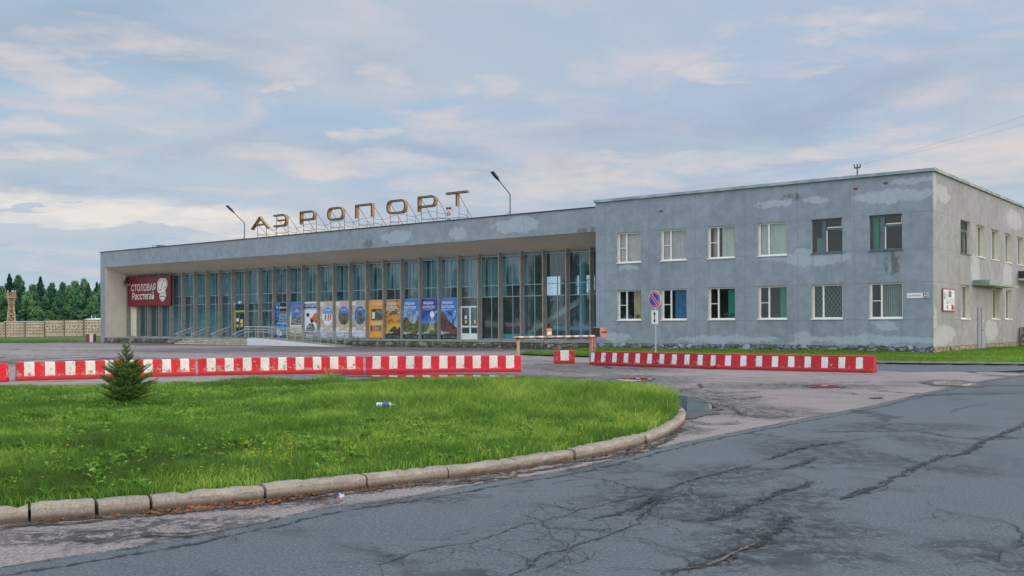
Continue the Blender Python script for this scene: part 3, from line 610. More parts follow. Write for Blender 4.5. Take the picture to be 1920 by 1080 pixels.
def scatter(poly,dens,xlo,xhi,ylo,yhi,fn=None):
    n=int((xhi-xlo)*(yhi-ylo)*dens); x=xlo+RNG.random(n)*(xhi-xlo); y=ylo+RNG.random(n)*(yhi-ylo)
    k=inpoly(x,y,poly)&(np.abs(x)<y*.53+2.5); return x[k],y[k]
parts_=[]
for (y0,y1,de,wd) in ((6,10,2600,.0075),(10,13.5,1700,.010),(13.5,18,1150,.013),(18,26,800,.017)):
    x,y=scatter(INS,de,-16,4,y0,y1); parts_.append((x,y,np.full(len(x),wd)))
x=np.concatenate([p[0] for p in parts_]);y=np.concatenate([p[1] for p in parts_]);wd=np.concatenate([p[2] for p in parts_])
pn=vnoise(x,y,.55,5)*.6+vnoise(x,y,1.7,6)*.4; pn2=vnoise(x,y,3.1,8)+1.2*np.clip(vnoise(x,y,1.3,9)-.72,0,1)*3
tall=np.clip((x+4.2)/3.,0,1)*np.clip((y-13.)/4.,0,1)*np.clip(1-(y-18.5)/5.5,.18,1)+np.clip(1-np.hypot((x+6.3)/1.6,(y-24.2)/1.0),0,1)*.6
d_=dpoly(x,y,ISLS); H=(.03+.055*pn+.040*pn2)*(.85+.15*np.clip(d_/.5,0,1))+tall*.19; 
for (tx,ty,tr_,th_) in ((-4.2,12.2,.55,.13),(-8.6,18.5,.6,.10),(1.0,12.8,.35,.10),(-4.3,23.5,.5,.22),(-10,16,.5,.1),(-1.5,15.5,.5,.06)): H=H+th_*np.clip(1-np.hypot(x-tx,y-ty)/tr_,0,1)
sp=px(237,768,.15); H=H*np.where(np.hypot(x-sp.x,y-sp.y)<.5,1.6,1)
H=H*(.6+.8*RNG.random(len(x)))
COL=np.clip(.55*vnoise(x,y,.8,11)+.50*vnoise(x,y,2.9,12)+.30*vnoise(x,y,.3,13)+.22*vnoise(x,y,6.,14)-.33+RNG.normal(0,.20,len(x))+.12*tall-.25*np.clip(pn2-.9,0,1),0,1)
blades('grass',x,y,lawnz(x,y),H,wd*(.7+.6*RNG.random(len(x))),COL,GRASSM,1.1)
# broad leaves (dandelion, plantain) and small yellow flowers
n=2600; x=-12+RNG.random(n)*15; y=7.3+RNG.random(n)**1.6*14; k=inpoly(x,y,INS)&(vnoise(x,y,.8,21)>.42); x=x[k];y=y[k]
xs=np.repeat(x,7)+RNG.normal(0,.012,len(x)*7); ys=np.repeat(y,7)+RNG.normal(0,.012,len(x)*7); L_=.07+.07*RNG.random(len(xs)); a=RNG.random(len(xs))*6.283
ca,sa=np.cos(a),np.sin(a); wv=L_*.17; z0=lawnz(xs,ys)+.02; V=np.zeros((len(xs),5,3))
for i,(r,s_,h) in enumerate(((0,0,0),(.55,1,.5),(1,0,.42),(.55,-1,.5),(.5,0,.55))):
    V[:,i]=np.stack([xs+ca*L_*r-sa*wv*s_,ys+sa*L_*r+ca*wv*s_,z0+L_*h],1)
b=np.arange(len(xs))*5; q=np.concatenate([np.stack([b,b+1,b+4],1),np.stack([b+1,b+2,b+4],1),np.stack([b+2,b+3,b+4],1),np.stack([b+3,b,b+4],1)])
o=npmesh('weeds',V.reshape(-1,3),[q],[GRASSM],attrs={'col':np.repeat(np.clip(RNG.normal(.5,.2,len(xs)),0,1),5)}); tag(o,kind='stuff')
FLM=simple('yellow_petals',lin(232,200,40),.7,0,.15,5.)
fb=MB()
for (x,y,rx,ry,n) in ((1190,785,80,22,150),(520,845,90,16,60),(380,850,120,30,30),(720,800,300,50,50),(150,860,150,40,20),(1040,815,100,20,30)):
    for _ in range(n):
        p=px(x+random.gauss(0,rx*.6),y+random.gauss(0,ry*.6),.25); 
        if not inpoly(np.array([p.x]),np.array([p.y]),INS)[0]: continue
        p.z=float(lawnz(np.array([p.x]),np.array([p.y]))[0])+random.uniform(.05,.13); r=random.uniform(.009,.016); k0=random.random()
        for j in range(5):
            a=k0+j*1.256; a2=a+.9; fb.face([p,p+Vector((math.cos(a)*r,math.sin(a)*r,r*.5)),p+Vector((math.cos(a2)*r,math.sin(a2)*r,r*.5))],FLM)
fb.build('yellow_flowers',kind='stuff')
# ---- grass strip before the office wing
strip=[(.4,51.6),(.9,50.2),(2.4,48.2),(3.7,46.8),(8.,42.9),(13.3,38.4),(15.2,37.1),(18.5,36.0),(26.5,32.9),(40,28.),(48,44),(34,66)]+[tuple((W(-.0,-.0))[:2]),tuple(W(-19.4,-.02)[:2])]
strip=[(p[0],p[1]) for p in strip]
kA=[(12.6,38.9),(13.4,38.25),(15.2,37.15),(18.5,36.0),(26.5,32.9),(40,28)]
tag(lawn('verge_lawn',strip,lambda x,y:.06+.0*x,.35),kind='structure')
kb=MB()
for a,b in zip(kA,kA[1:]):
    a=Vector((*a,0));b=Vector((*b,0));n=max(1,int((b-a).length/1.)); tg=(b-a).normalized(); nr=Vector((-tg.y,tg.x,0))
    if nr.y<0: nr=-nr
    for i in range(n):
        p=a.lerp(b,i/n)+tg*.01; q=a.lerp(b,(i+1)/n)-tg*.01; h=.11+random.uniform(-.01,.01)
        A,B_,C_,D_=p-nr*.06,q-nr*.06,q+nr*.1,p+nr*.1
        kb.face([(A.x,A.y,-.01),(B_.x,B_.y,-.01),(B_.x,B_.y,h),(A.x,A.y,h)],KERBM); kb.face([(A.x,A.y,h),(B_.x,B_.y,h),(C_.x,C_.y,h),(D_.x,D_.y,h)],KERBM); kb.face([(D_.x,D_.y,h),(C_.x,C_.y,h),(C_.x,C_.y,-.01),(D_.x,D_.y,-.01)],KERBM)
        kb.face([(B_.x,B_.y,-.01),(C_.x,C_.y,-.01),(C_.x,C_.y,h),(B_.x,B_.y,h)],KERBM)
kb.build('verge_kerb',kind='structure')
def inbld(x,y):
    rx=(x-BC.x); ry=(y-BC.y); lx=rx*XD.x+ry*XD.y; ly=rx*YD.x+ry*YD.y; return (lx<.06)&(ly>-.05)
x,y=scatter(strip,260,0,34,30,60); k=~inbld(x,y)&(dpoly(x,y,[*kA,*kA[::-1]])>.12); x=x[k];y=y[k]; hh=(.05+.10*vnoise(x,y,.5,31))*(.6+.8*RNG.random(len(x)))
blades('verge_grass',x,y,np.full(len(x),.06),hh,np.full(len(x),.03),np.clip(.3+.4*vnoise(x,y,.4,33)+RNG.normal(0,.12,len(x)),0,1),GRASSM,.7)
left=[(-90,80),(-64,89),(-52,93.6),(-48.4,94.6),(-44,96.8),(-40.9,98.8),(-36,104),(-30,150),(-110,150)]
tag(lawn('field_lawn',left,lambda x,y:.03+.0*x,2.),kind='structure')
n=52000; x=-90+RNG.random(n)*52; y=85+RNG.random(n)**1.5*62; k=inpoly(x,y,left)&~inbld(x,y); x=x[k];y=y[k]
blades('field_grass',x,y,np.full(len(x),.02),(.1+.22*vnoise(x,y,.25,41))*(.6+.8*RNG.random(len(x))),np.full(len(x),.07),np.clip(.3+.45*vnoise(x,y,.12,43)+RNG.normal(0,.12,len(x)),0,1),GRASSM,.7)
# ================================================================ TERMINAL BUILDING
B=empty('airport_terminal',tuple(BC),BROT,'long grey terminal with recessed glazed hall at left and two storey office wing at right','building')
SW=-19.5; SL=.52                                   # wing/hall seam, terrace level
WX=[-17.98+2.98*i for i in range(6)]; WW=1.63
holesF=[(x,x+WW,1.78,3.55) for x in WX]+[(x,x+WW,5.18,6.95) for x in WX]
SY_U=[(4.99,6.91),(8.26,10.0),(11.5,13.3),(14.85,16.6),(18.2,20.0),(21.6,23.4),(25.,26.8)]; SY_L=[(4.99,6.83),(11.56,13.47),(14.91,16.71)]
holesS=[(a,b,5.2,6.95) for a,b in SY_U]+[(a,b,1.76,3.54) for a,b in SY_L]+[(8.35,9.75,.1,2.35)]
mb=MB(); wall(mb,'x',0,.35,SW,0,.42,8.88,holesF,PLAST,REVEAL,INTD); mb.build('office_wall',B)
mb=MB(); wall(mb,'y',0,.35,0,32,.38,8.88,[h for h in holesS if h[2]>.2],PLAST_S,REVEAL,INTD)
mb.build('end_wall',B)
mb=MB(); mb.box(SW,SW+.3,.36,32,0,8.88,PLAST); mb.box(SW,0,31.7,32,0,8.88,PLAST_S); mb.build('rear_wall',B)
mb=MB(); mb.box(SW+.3,-.36,.36,31.6,8.5,8.84,ROOFM); mb.build('office_roof',B)
mb=MB(); mb.box(SW-.06,.13,-.13,0.0,8.89,9.04,COPING); mb.box(0.,.13,0.,32,8.89,9.04,COPING); mb.box(SW-.06,0,0.,.4,8.885,9.03,COPING); mb.box(-.4,0,.4,32,8.885,9.03,COPING); mb.box(SW-.06,SW+.3,.4,32,8.885,9.03,COPING); mb.build('roof_coping',B)
mb=MB(); mb.box(SW,-.4,.37,31.6,4.2,4.45,INTD); mb.box(SW,-.4,.37,31.6,.4,.6,INTD); mb.box(SW,-4.2,4.6,4.75,.6,8.5,INTD); mb.box(-4.35,-4.2,4.75,31,.6,8.5,INTD)
for x in (-13.3,-7.4): mb.box(x,x+.12,.4,4.6,.6,8.5,INTD)
mb.build('inner_partitions',B)
mb=MB()
def rough_plinth(mb,x0,x1,z0,z1,y,mat,step=.22):
    n=max(1,int((x1-x0)/step)); k=max(2,int((z1-z0)/.13)); dz=(z1-z0)/k; dx=(x1-x0)/n
    g=[[(x0+i*dx,y-(.0 if j in(0,k) else random.uniform(0,.05)),z0+j*dz) for i in range(n+1)] for j in range(k+1)]
    for j in range(k):
        for i in range(n): mb.face([g[j][i],g[j][i+1],g[j+1][i+1],g[j+1][i]],mat)
rough_plinth(mb,SW,0.,-.05,.43,-.03,STONE); mb.box(SW,0,-.029,0,.40,.43,STONE,skip=('f','b')); mb.build('plinth',B)
mb=MB(); mb.box(0,.035,-.03,8.2,-.05,.38,STONE_S); mb.box(0,.035,9.9,18.5,-.05,.38,STONE_S); mb.box(.036,.06,2.7,2.95,.05,.3,DARKM); mb.build('plinth',B)
# ---- office windows
def corr(mb,x0,x1,z0,z1,y,mat,per=.12,amp=.03):
    n=int((x1-x0)/per*4)+1; P_=[(x0+(x1-x0)*i/n, y+amp*math.sin(2*math.pi*(x1-x0)*i/n/per)+random.uniform(-.006,.006)) for i in range(n+1)]
    for a,b in zip(P_,P_[1:]): mb.face([(a[0],a[1],z0),(b[0],b[1],z0),(b[0],b[1],z1),(a[0],a[1],z1)],mat)
def slats(mb,x0,x1,z0,z1,y,mat,per=.11,wd=.09,ang=.5):
    x=x0
    while x<x1:
        dx=wd/2*math.cos(ang+random.uniform(-.1,.1)); dy=wd/2*math.sin(ang); mb.face([(x-dx,y-dy,z0),(x+dx,y+dy,z0),(x+dx,y+dy,z1),(x-dx,y-dy,z1)],mat); x+=per
NET=fabric('net_curtain',lin(206,198,194)); CURT=fabric('pale_curtain',lin(206,212,200)); BEIGE=fabric('beige_curtain',lin(206,190,158)); BLUEB=fabric('blue_blind',lin(62,128,176)); GREENB=fabric('green_blind',lin(52,150,128)); GREYB=fabric('grey_blind',lin(170,182,184)); TEALG=simple('teal_lattice',lin(150,185,188),.6)
def pvc(x,z,w_,h_,mat,style):
    """window part with frame mesh; opening at x,z"""
    mb=MB(); y0,y1=.13,.20; f=.06
    mb.box(x+.005,x+f,y0,y1,z+.005,z+h_-.005,mat); mb.box(x+w_-f,x+w_-.005,y0,y1,z+.005,z+h_-.005,mat); mb.box(x+f,x+w_-f,y0,y1,z+h_-f-.01,z+h_-.005,mat); mb.box(x+f,x+w_-f,y0,y1,z+.005,z+f+.02,mat)
    if style=='old':
        m_=x+w_*.40; mb.box(m_-.12,m_+.10,y0-.004,y1,z+f+.02,z+h_-f-.01,mat); mb.box(m_+.1,x+w_-f,y0,y1,z+h_*.66,z+h_*.73,mat); mb.box(m_+.1,m_+.15,y0+.01,y1-.01,z+f+.02,z+h_*.66,WPVC); mb.box(x+w_-f-.02,x+w_-f,y0+.01,y1-.01,z+h_*.73,z+h_-f-.01,WPVC)
        mb.box(m_+.15,x+w_-f-.02,y0+.01,y1-.01,z+h_*.73,z+h_*.755,WPVC)
    else:
        m_=x+w_*.36; mb.box(m_-.045,m_+.045,y0-.004,y1,z+f+.02,z+h_-f-.01,mat)
        a,b=x+f,m_-.045; mb.box(a,a+.05,y0+.012,y1-.01,z+f+.02,z+h_-f-.01,mat)
        if style!='plain': mb.box(a+.05,b,y0+.012,y1-.01,z+h_*.50-.02,z+h_*.50+.02,mat)
    wdw=mb.build('window',B)
    g=MB(); g.face([(x+f,.165,z+f),(x+w_-f,.165,z+f),(x+w_-f,.165,z+h_-f),(x+f,.165,z+h_-f)],WGLASS); g.build('pane',wdw)
    s_=MB(); s_.box(x-.04,x+w_+.04,-.06,.128,z-.045,z+.004,WPVC if style!='old' else GREYW); s_.build('sill',wdw)
    return wdw
sty=['rail','rail','rail','plain','old','old']
for i,x in enumerate(WX):
    wd=pvc(x,5.18,WW,1.77,GREYW if sty[i]=='old' else WPVC,sty[i]); b=MB(); nm='curtain'
    if i==0: corr(b,x+.05,x+1.6,5.2,6.9,.27,NET,.16,.03)
    if i==1: corr(b,x+.05,x+1.6,5.2,6.9,.27,NET,.13,.03)
    if i==2: corr(b,x+.1,x+.5,5.2,6.9,.5,BEIGE,.16,.04); corr(b,x+.75,x+1.6,5.2,6.9,.28,CURT,.14,.04)
    if i==3: corr(b,x+.05,x+1.6,5.2,6.9,.27,CURT,.12,.03)
    if i==4: b.box(x+.15,x+.42,.4,.43,5.2,6.0,GREENB)
    if i==5: corr(b,x+.1,x+.38,5.2,6.9,.4,GREENB,.14,.03)
    b.build(nm,wd)
    wd=pvc(x,1.78,WW,1.77,WPVC,'plain' if i in(4,) else 'rail'); b=MB()
    if i==0: corr(b,x+.98,x+1.6,1.8,3.5,.30,BEIGE,.2,.04); nm='curtain'
    if i==1: slats(b,x+.82,x+1.6,1.8,3.5,.30,BLUEB,.10,.11,.35); nm='vertical_blind'
    if i==2: slats(b,x+1.15,x+1.6,1.8,3.5,.30,GREENB,.09,.10,.35)
    if i==3: slats(b,x+1.2,x+1.6,1.8,3.5,.30,GREENB,.09,.11,.5)
    if i==4:
        nm='security_grille'
        k=-2.2
        while k<1.7:
            for sg in (1,-1):
                x0,x1=x+.06,x+1.57; P_=[]
                for q in np.linspace(0,1,25):
                    zz=1.84+1.64*q; xx=(x0+k+1.15*q) if sg>0 else (x0+k+1.15*(1-q))
                    if x0<=xx<=x1: P_.append((xx,.30,zz))
                if len(P_)>1: b.tube(P_[0],P_[-1],.011,TEALG,4)
            k+=.21
    if i==5: slats(b,x+.6,x+1.6,1.8,3.5,.30,GREYB,.105,.1,.9); nm='vertical_blind'
    b.build(nm,wd)
    if i in (0,1):
        rb=MB(); rb.box(x+.1,x+1.5,.25,.4,1.75,1.78,WPVC); rb.build('inner_sill',wd)
# end wall windows: narrow, deep set, frame flush with the inner edge
def side_win(a,b,z,h_,old=False):
    mat=GREYW if old else WPVC; mb=MB(); X0,X1=-.24,-.17; f=.06
    mb.box(X0,X1,a+.005,a+f,z+.005,z+h_-.005,mat); mb.box(X0,X1,b-f,b-.005,z+.005,z+h_-.005,mat); mb.box(X0,X1,a+f,b-f,z+.005,z+f,mat); mb.box(X0,X1,a+f,b-f,z+h_-f,z+h_-.005,mat); mb.box(X0,X1+.004,(a+b)/2-.04,(a+b)/2+.04,z+f,z+h_-f,mat)
    if old: mb.box(X0,X1+.006,a+f,b-f,z+h_*.68,z+h_*.74,mat)
    wdw=mb.build('window',B); g=MB(); g.face([(-.2,a+f,z+f),(-.2,b-f,z+f),(-.2,b-f,z+h_-f),(-.2,a+f,z+h_-f)],WGLASS); g.build('pane',wdw)
    s_=MB(); s_.box(-.165,.05,a-.04,b+.04,z-.045,z+.004,WPVC if not old else GREYW); s_.build('sill',wdw)
    cb=MB(); n=30
    for i in range(n):
        y0,y1=a+(b-a)*i/n,a+(b-a)*(i+1)/n; cb.face([(-.5-.03*math.sin(i*1.6),y0,z),(-.5-.03*math.sin(i*1.6+1.6),y1,z),(-.5-.03*math.sin(i*1.6+1.6),y1,z+h_),(-.5-.03*math.sin(i*1.6),y0,z+h_)],CURT)
    cb.build('curtain',wdw)
for i,(a,b) in enumerate(SY_U): side_win(a,b,5.2,1.75,i==0)
for a,b in SY_L: side_win(a,b,1.76,1.78)
# end wall door and canopies
DOORM=simple('grey_steel_door',lin(150,154,162),.5,.1,.15,2.)
mb=MB(); mb.box(.002,.05,8.35,8.95,.08,2.38,DOORM); mb.box(.002,.075,8.96,9.75,.08,2.4,DOORM); mb.box(.076,.085,9.05,9.65,.2,2.25,simple('door_panel',lin(158,162,170),.45,.1,.12,2.)); d=mb.build('door',B)
h_=MB(); h_.tube((.09,9.1,1.15),(.13,9.1,1.15),.015,DARKM); h_.tube((.13,9.1,1.15),(.13,9.23,1.15),.012,DARKM); h_.build('handle',d); h_=MB(); h_.box(.086,.09,9.3,9.42,1.6,1.72,WPVC); h_.build('notice',d)
mb=MB(); mb.box(.0,.85,7.4,10.8,3.62,3.86,COPING); mb.box(.0,.85,10.8,14.3,3.62,3.70,COPING); mb.box(.002,.83,7.42,14.25,3.59,3.618,CREAMW); mb.build('door_canopy',B)
mb=MB(); mb.box(.0,1.7,18.5,24,4.2,4.32,CREAMW); mb.box(.0,1.72,18.48,24,4.32,4.78,DARKM); mb.build('porch_canopy',B)
mb=MB(); mb.box(.036,1.6,18.6,24,-.05,1.25,STONE_S); mb.build('porch_wall',B)
# nests of missing plaster / vent holes
for x,z in ((-15.0,8.05),(-3.75,8.35),(-2.25,8.5)):
    mb=MB(); mb.prism([(x-.13,z),(x-.05,z+.07),(x+.16,z+.05),(x+.1,z-.05),(x-.04,z-.06)],'y',-.012,-.002,RUST); mb.build('vent_hole',B)
# ---- hall shell
HX=-76.3; ZF=7.15; ZT=8.62
mb=MB(); mb.box(HX,SW,0,.25,ZF,ZT,PLAST); mb.build('fascia',B)
mb=MB(); mb.prism([(.25,ZF),(2.9,6.25),(2.9,ZT-.1),(.25,ZT-.1)],'x',HX+.85,SW,SOFFIT); mb.face([(HX+.85,0.002,ZF-.002),(SW,0.002,ZF-.002),(SW,.25,ZF-.002),(HX+.85,.25,ZF-.002)],SOFFIT); mb.build('soffit',B)
mb=MB(); mb.box(HX-.08,SW-.06,-.07,.3,ZT,ZT+.05,FLASH); mb.build('roof_flashing',B)
mb=MB(); mb.box(HX+.02,SW-.01,.31,18,ZT-.11,ZT-.02,ROOFM); mb.build('hall_roof',B)
mb=MB(); mb.box(HX,HX+.85,0,18,-.05,ZF,CREAMW,skip=('f','l')); mb.face([(HX,0,-.05),(HX+.85,0,-.05),(HX+.85,0,ZF),(HX,0,ZF)],PLAST); mb.face([(HX,18,-.05),(HX,0,-.05),(HX,0,ZF),(HX,18,ZF)],PLAST); mb.box(HX,HX+.85,.25,18,ZF,ZT-.12,PLAST); mb.build('side_wall',B)
mb=MB(); mb.box(HX+.85,SW,.0,2.9,SL-.12,SL,CONC); mb.box(HX+.85,SW,2.9,16,SL-.12,SL,INTF); mb.box(HX+.66,-61.9,-.06,0,SL-.11,SL-.004,CONC); mb.box(-40.3,SW-.004,-.06,0,SL-.11,SL-.004,CONC); mb.build('terrace',B)
mb=MB(); rough_plinth(mb,HX+.66,-61.9,-.05,SL-.12,-.02,STONE_M,.25); mb.build('terrace_wall',B); mb=MB(); rough_plinth(mb,-52,SW,-.05,SL-.12,-.02,STONE_M,.25); mb.build('terrace_wall',B)
hb=[]; x=-35.5
while x<-22: hb.append((x,x+1.9,3.9,5.5)); x+=3.4
mb=MB(); wall(mb,'x',16,.3,HX+.85,SW,SL,6.6,hb,TEALW,TEALW); mb.build('hall_back_wall',B)
mb=MB(); mb.box(-75.5,-62.1,5.2,5.4,SL,6.28,TEALW); mb.box(-61.7,-47.1,7.4,7.6,SL,6.28,TEALW); mb.box(-46.7,-36.8,9,9.2,SL,6.28,TEALW); mb.build('hall_partition',B)
mb=MB(); mb.box(HX+.85,SW-.01,2.9,16,6.28,6.5,INTD); mb.box(SW-.03,SW-.005,2.9,16,SL,6.28,TEALW); mb.box(-47,-46.8,6.,16,SL,6.28,TEALW); mb.box(-62,-61.8,4.2,16,SL,6.28,TEALW); mb.build('hall_ceiling',B)
mb=MB()
for x in (-70,-63.5,-57,-50,-43,-36.5,-28.6,-23.6): mb=MB(); mb.tube((x,4.6,SL),(x,4.6,6.27),.26,TEALW,14); mb.build('interior_column',B)
mb=MB()                                               # staircase seen through the glass
n=20
for i in range(n): mb.box(-31+i*.33,-31+(i+1)*.33+.02,7,9,SL+i*.17-.02,SL+(i+1)*.17,LCREAM if False else CREAMW)
mb.prism([(-31,SL),(-31+.33*n,SL+.17*n-.1),(-31+.33*n,SL+.17*n-.45),(-30.4,SL)],'y',6.9,6.99,CREAMP); mb.box(-24.4,-19.6,7,11,SL+.17*n-.25,SL+.17*n,CREAMW); st=mb.build('staircase',B)
mb=MB()
for i in range(0,n+1,1): mb.tube((-31+i*.33,6.95,SL+i*.17),(-31+i*.33,6.95,SL+i*.17+.9),.014,STEEL,4)
mb.tube((-31,6.95,SL+.9),(-31+n*.33,6.95,SL+n*.17+.9),.03,STEEL,5); mb.tube((-24.4,6.95,SL+n*.17+.9),(-19.6,6.95,SL+n*.17+.9),.03,STEEL,5)
for i in range(14): mb.tube((-24.4+i*.34,6.95,SL+3.4),(-24.4+i*.34,6.95,SL+4.3),.014,STEEL,4)
mb.build('stair_railing',st)
BLUEPAN=simple('pale_blue_panel',lin(120,190,206),.5,0,.1,2.)
mb=MB(); mb.box(-25.,-21.4,3.1,3.2,1.15,1.45,BLUEPAN); mb.box(-29.5,-26.5,3.1,3.2,SL,.9,BLUEPAN); mb.build('radiator_cover',B)
# ---- fins and glazed bays
FJ=[-36.31+1.865*j for j in range(-20,9)]
fin0=None
for x in [-75.42]+FJ:
    if fin0 is None:
        mb=MB(); mb.box(-.04,.04,2.15,2.497,SL,6.46,FINM); fin0=mb.build('fin',B); o=fin0
    else: o=fin0.copy(); scene.collection.objects.link(o); o.parent=B
    o.location=(x,0,0)
BL=simple('hall_blind',lin(150,182,186),.9,0,.12,.8)
edges=[-75.42]+FJ+[SW]
for i,(a,b) in enumerate(zip(edges,edges[1:])):
    j=i-21; x0,x1=a+.035,b-(.035 if b<SW-.1 else 0.012); cxm=(x0+x1)/2; mb=MB(); Y0,Y1=2.50,2.56
    door=(j==2); ydoor=(j==-12); low=(j<-16)
    bot=SL+.06
    mb.box(x0,x0+.04,Y0,Y1,SL,6.26,MULL); mb.box(x1-.04,x1,Y0,Y1,SL,6.26,MULL)
    for z,hh in ((SL,.06),(3.43,.05),(4.2,.05),(6.2,.06)): mb.box(x0+.04,x1-.04,Y0,Y1,z,z+hh,MULL)
    mb.box(cxm-.022,cxm+.022,Y0-.003,Y1,4.25,6.2,MULL); mb.box(cxm-.022,cxm+.022,Y0-.003,Y1,3.48,4.2,MULL)
    if not door and not ydoor: mb.box(cxm+.0,cxm+.045,Y0-.003,Y1,bot,3.43,MULL)
    if j in (-11,-10): mb.box(x0+.04,x1-.04,Y0-.002,Y1,2.75,2.82,MULL)
    wdw=mb.build('window',B)
    g=MB(); g.face([(x0+.04,2.53,SL+.06),(x1-.04,2.53,SL+.06),(x1-.04,2.53,6.2),(x0+.04,2.53,6.2)],HGLASS); g.build('pane',wdw)
    if j<=3 or (j in(4,)):
        cb=MB(); zb=3.5 if random.random()<.7 else 4.25; xa,xb=x0+.05,x1-.05
        if random.random()<.3: xa=x0+.45*random.random()
        corr(cb,xa,xb,zb,6.15,3.15,BL,.19,.035); cb.build('curtain',wdw)
    if j==-21: cb=MB(); cb.box(x0+.25,x1-.06,2.44,2.49,SL+.05,3.4,CREAMP); cb.build('cream_panel',wdw)
    if ydoor:
        d=MB(); d.box(x0+.05,x0+.13,2.42,2.495,SL,2.85,YELLOW); d.box(x0+.13,x1,2.42,2.495,2.76,2.85,YELLOW); d.box(x0+.2,x0+.28,2.44,2.49,SL,2.76,GREYW); d.box(x0+.62,x0+.74,2.44,2.49,SL,2.76,GREYW); d.box(x1-.1,x1-.0,2.44,2.49,SL,2.76,GREYW); d.box(x0+.28,x1-.1,2.44,2.49,2.62,2.76,GREYW); d.box(x0+.28,x1-.1,2.44,2.49,SL,SL+.14,GREYW); d.box(x0+.28,x0+.62,2.43,2.435,1.9,2.2,WHITEP); d.box(x0+.33,x0+.55,2.43,2.435,1.45,1.66,YELLOW); d.box(x0+.85,x0+1.2,2.43,2.435,1.75,2.1,YELLOW); d.box(x0+.9,x0+1.15,2.43,2.435,1.45,1.68,YELLOW)
        dd=d.build('entrance_door',B); hh=MB(); hh.tube((x0+.77,2.39,1.3),(x0+.77,2.39,1.75),.015,STEEL); hh.build('handle',dd)
    if door:
        d=MB(); W0,W1=x0+.02,x1-.02; zt=2.85
        for q in (W0,(W0+W1)/2-.06,W1-.1): d.box(q,q+.1+(.02 if q>W0 and q<W1-.2 else 0),2.42,2.495,SL,zt,WPVC)
        d.box(W0+.1,W1-.1,2.425,2.49,zt-.1,zt,WPVC); d.box(W0+.1,W1-.1,2.425,2.49,SL,SL+.42,WPVC); d.box(W0+.1,W1-.1,2.425,2.49,1.36,1.48,WPVC)
        for cxx in ((W0*.75+W1*.25)+.02,(W0*.25+W1*.75)): d.disc((cxx,1.75),.1,.12,2.455,YELLOW); 
        d.box(W0+.35,W0+.55,2.45,2.456,1.95,2.2,WHITEP)
        dd=d.build('entrance_door',B); g=MB(); g.face([(W0+.1,2.47,SL+.42),(W1-.1,2.47,SL+.42),(W1-.1,2.47,zt-.1),(W0+.1,2.47,zt-.1)],HGLASS); g.build('pane',dd)
        hh=MB(); hh.tube((cxm+.1,2.39,1.3),(cxm+.1,2.39,1.6),.015,STEEL); hh.build('handle',dd); hh=MB(); hh.tube((cxm-.1,2.39,1.3),(cxm-.1,2.39,1.6),.015,STEEL); hh.build('handle',dd)
# ---- entrance steps with handrails, ramp
mb=MB()
for k in range(4): mb.box(-61.8,-51.3,-1.4+k*.34,(-1.4+(k+1)*.34) if k<3 else -.061,-.05,.125*(k+1)+.012,STEPB,skip=()); 
for k in range(4): mb.box(-61.84,-51.3,-1.43+k*.34,-1.06+k*.34 if k<3 else -.061,.125*(k+1)+.012,.125*(k+1)+.024,CONC)
stp=bthing('entrance_steps',-56.5,-.7,0,'wide low steps with white brick risers before the yellow framed door','steps')
o=mb.build('steps',stp); o.matrix_parent_inverse=Matrix.Translation((56.5,.7,0)); 
for x in (-61.2,-58.9,-56.2,-53.2):
    r=MB()
    for dx in (-.12,.12):
        r.path([(x+dx,1.3,1.42),(x+dx,.0,1.42),(x+dx,-1.5,.92),(x+dx,-1.62,.8)],.034,STEEL,6); r.path([(x+dx,.0,1.17),(x+dx,-1.5,.67)],.026,STEEL,6)
    for y,zb in ((.7,SL),(-.1,SL),(-1.35,.14)): r.tube((x,y,zb),(x,y,1.42+(.333*min(0,y))),.022,STEEL,6); r.tube((x-.12,y,1.40+.333*min(0,y)),(x+.12,y,1.40+.333*min(0,y)),.015,STEEL,5)
    o=r.build('handrail',stp); o.matrix_parent_inverse=Matrix.Translation((56.5,.7,0))
rp=bthing('access_ramp',-46,-.8,0,'long white painted ramp with grey metal railing sloping down beside the steps','ramp')
PI_=Matrix.Translation((46,.8,0))
mb=MB(); mb.prism([(-51.28,-.05),(-51.28,SL+.03),(-49.6,SL+.03),(-40.9,.03),(-40.9,-.05)],'y',-1.75,-.1,WHITEP); mb.prism([(-51.2,SL+.031),(-49.6,SL+.031),(-40.95,.035),(-40.95,.04),(-49.6,SL+.04),(-51.2,SL+.04)],'y',-1.65,-.12,CONC); o=mb.build('ramp_body',rp); o.matrix_parent_inverse=PI_
for yy in (-1.68,-.2):
    r=MB(); zf=lambda x:(SL+.03) if x<-49.6 else max(.03,SL+.03-(x+49.6)/8.7*.5)
    for hgt in (.9,.7,.5):
        P_=[(x,yy,zf(x)+hgt) for x in (-51.8,-49.6,-45,-40.9,-40.3)]; r.path(P_,.032 if hgt>.8 else .026,STEEL,6)
        if hgt<.9: r.path([(-40.3,yy,.03+hgt),(-40.15,yy,.03+hgt-.1)],.02,BLACKM,5)
    x=-51.2
    while x<-40.8: r.tube((x,yy,zf(x)),(x,yy,zf(x)+.9),.028,STEEL,6); x+=.95
    o=r.build('railing',rp); o.matrix_parent_inverse=PI_
tr=bthing('guard_rail',-53.,.3,SL,'short horizontal metal guard rail on the terrace at the head of the ramp','railing')
r=MB()
for hgt in (.95,.72): r.tube((-1.3,0,hgt),(1.8,0,hgt),.022,STEEL,6)
for x in (-1.2,-.4,.4,1.2,1.75): r.tube((x,0,0),(x,0,.95),.02,STEEL,6)
r.tube((-.4,0,.1),(.4,0,.7),.014,STEEL,5); r.build('rails',tr)
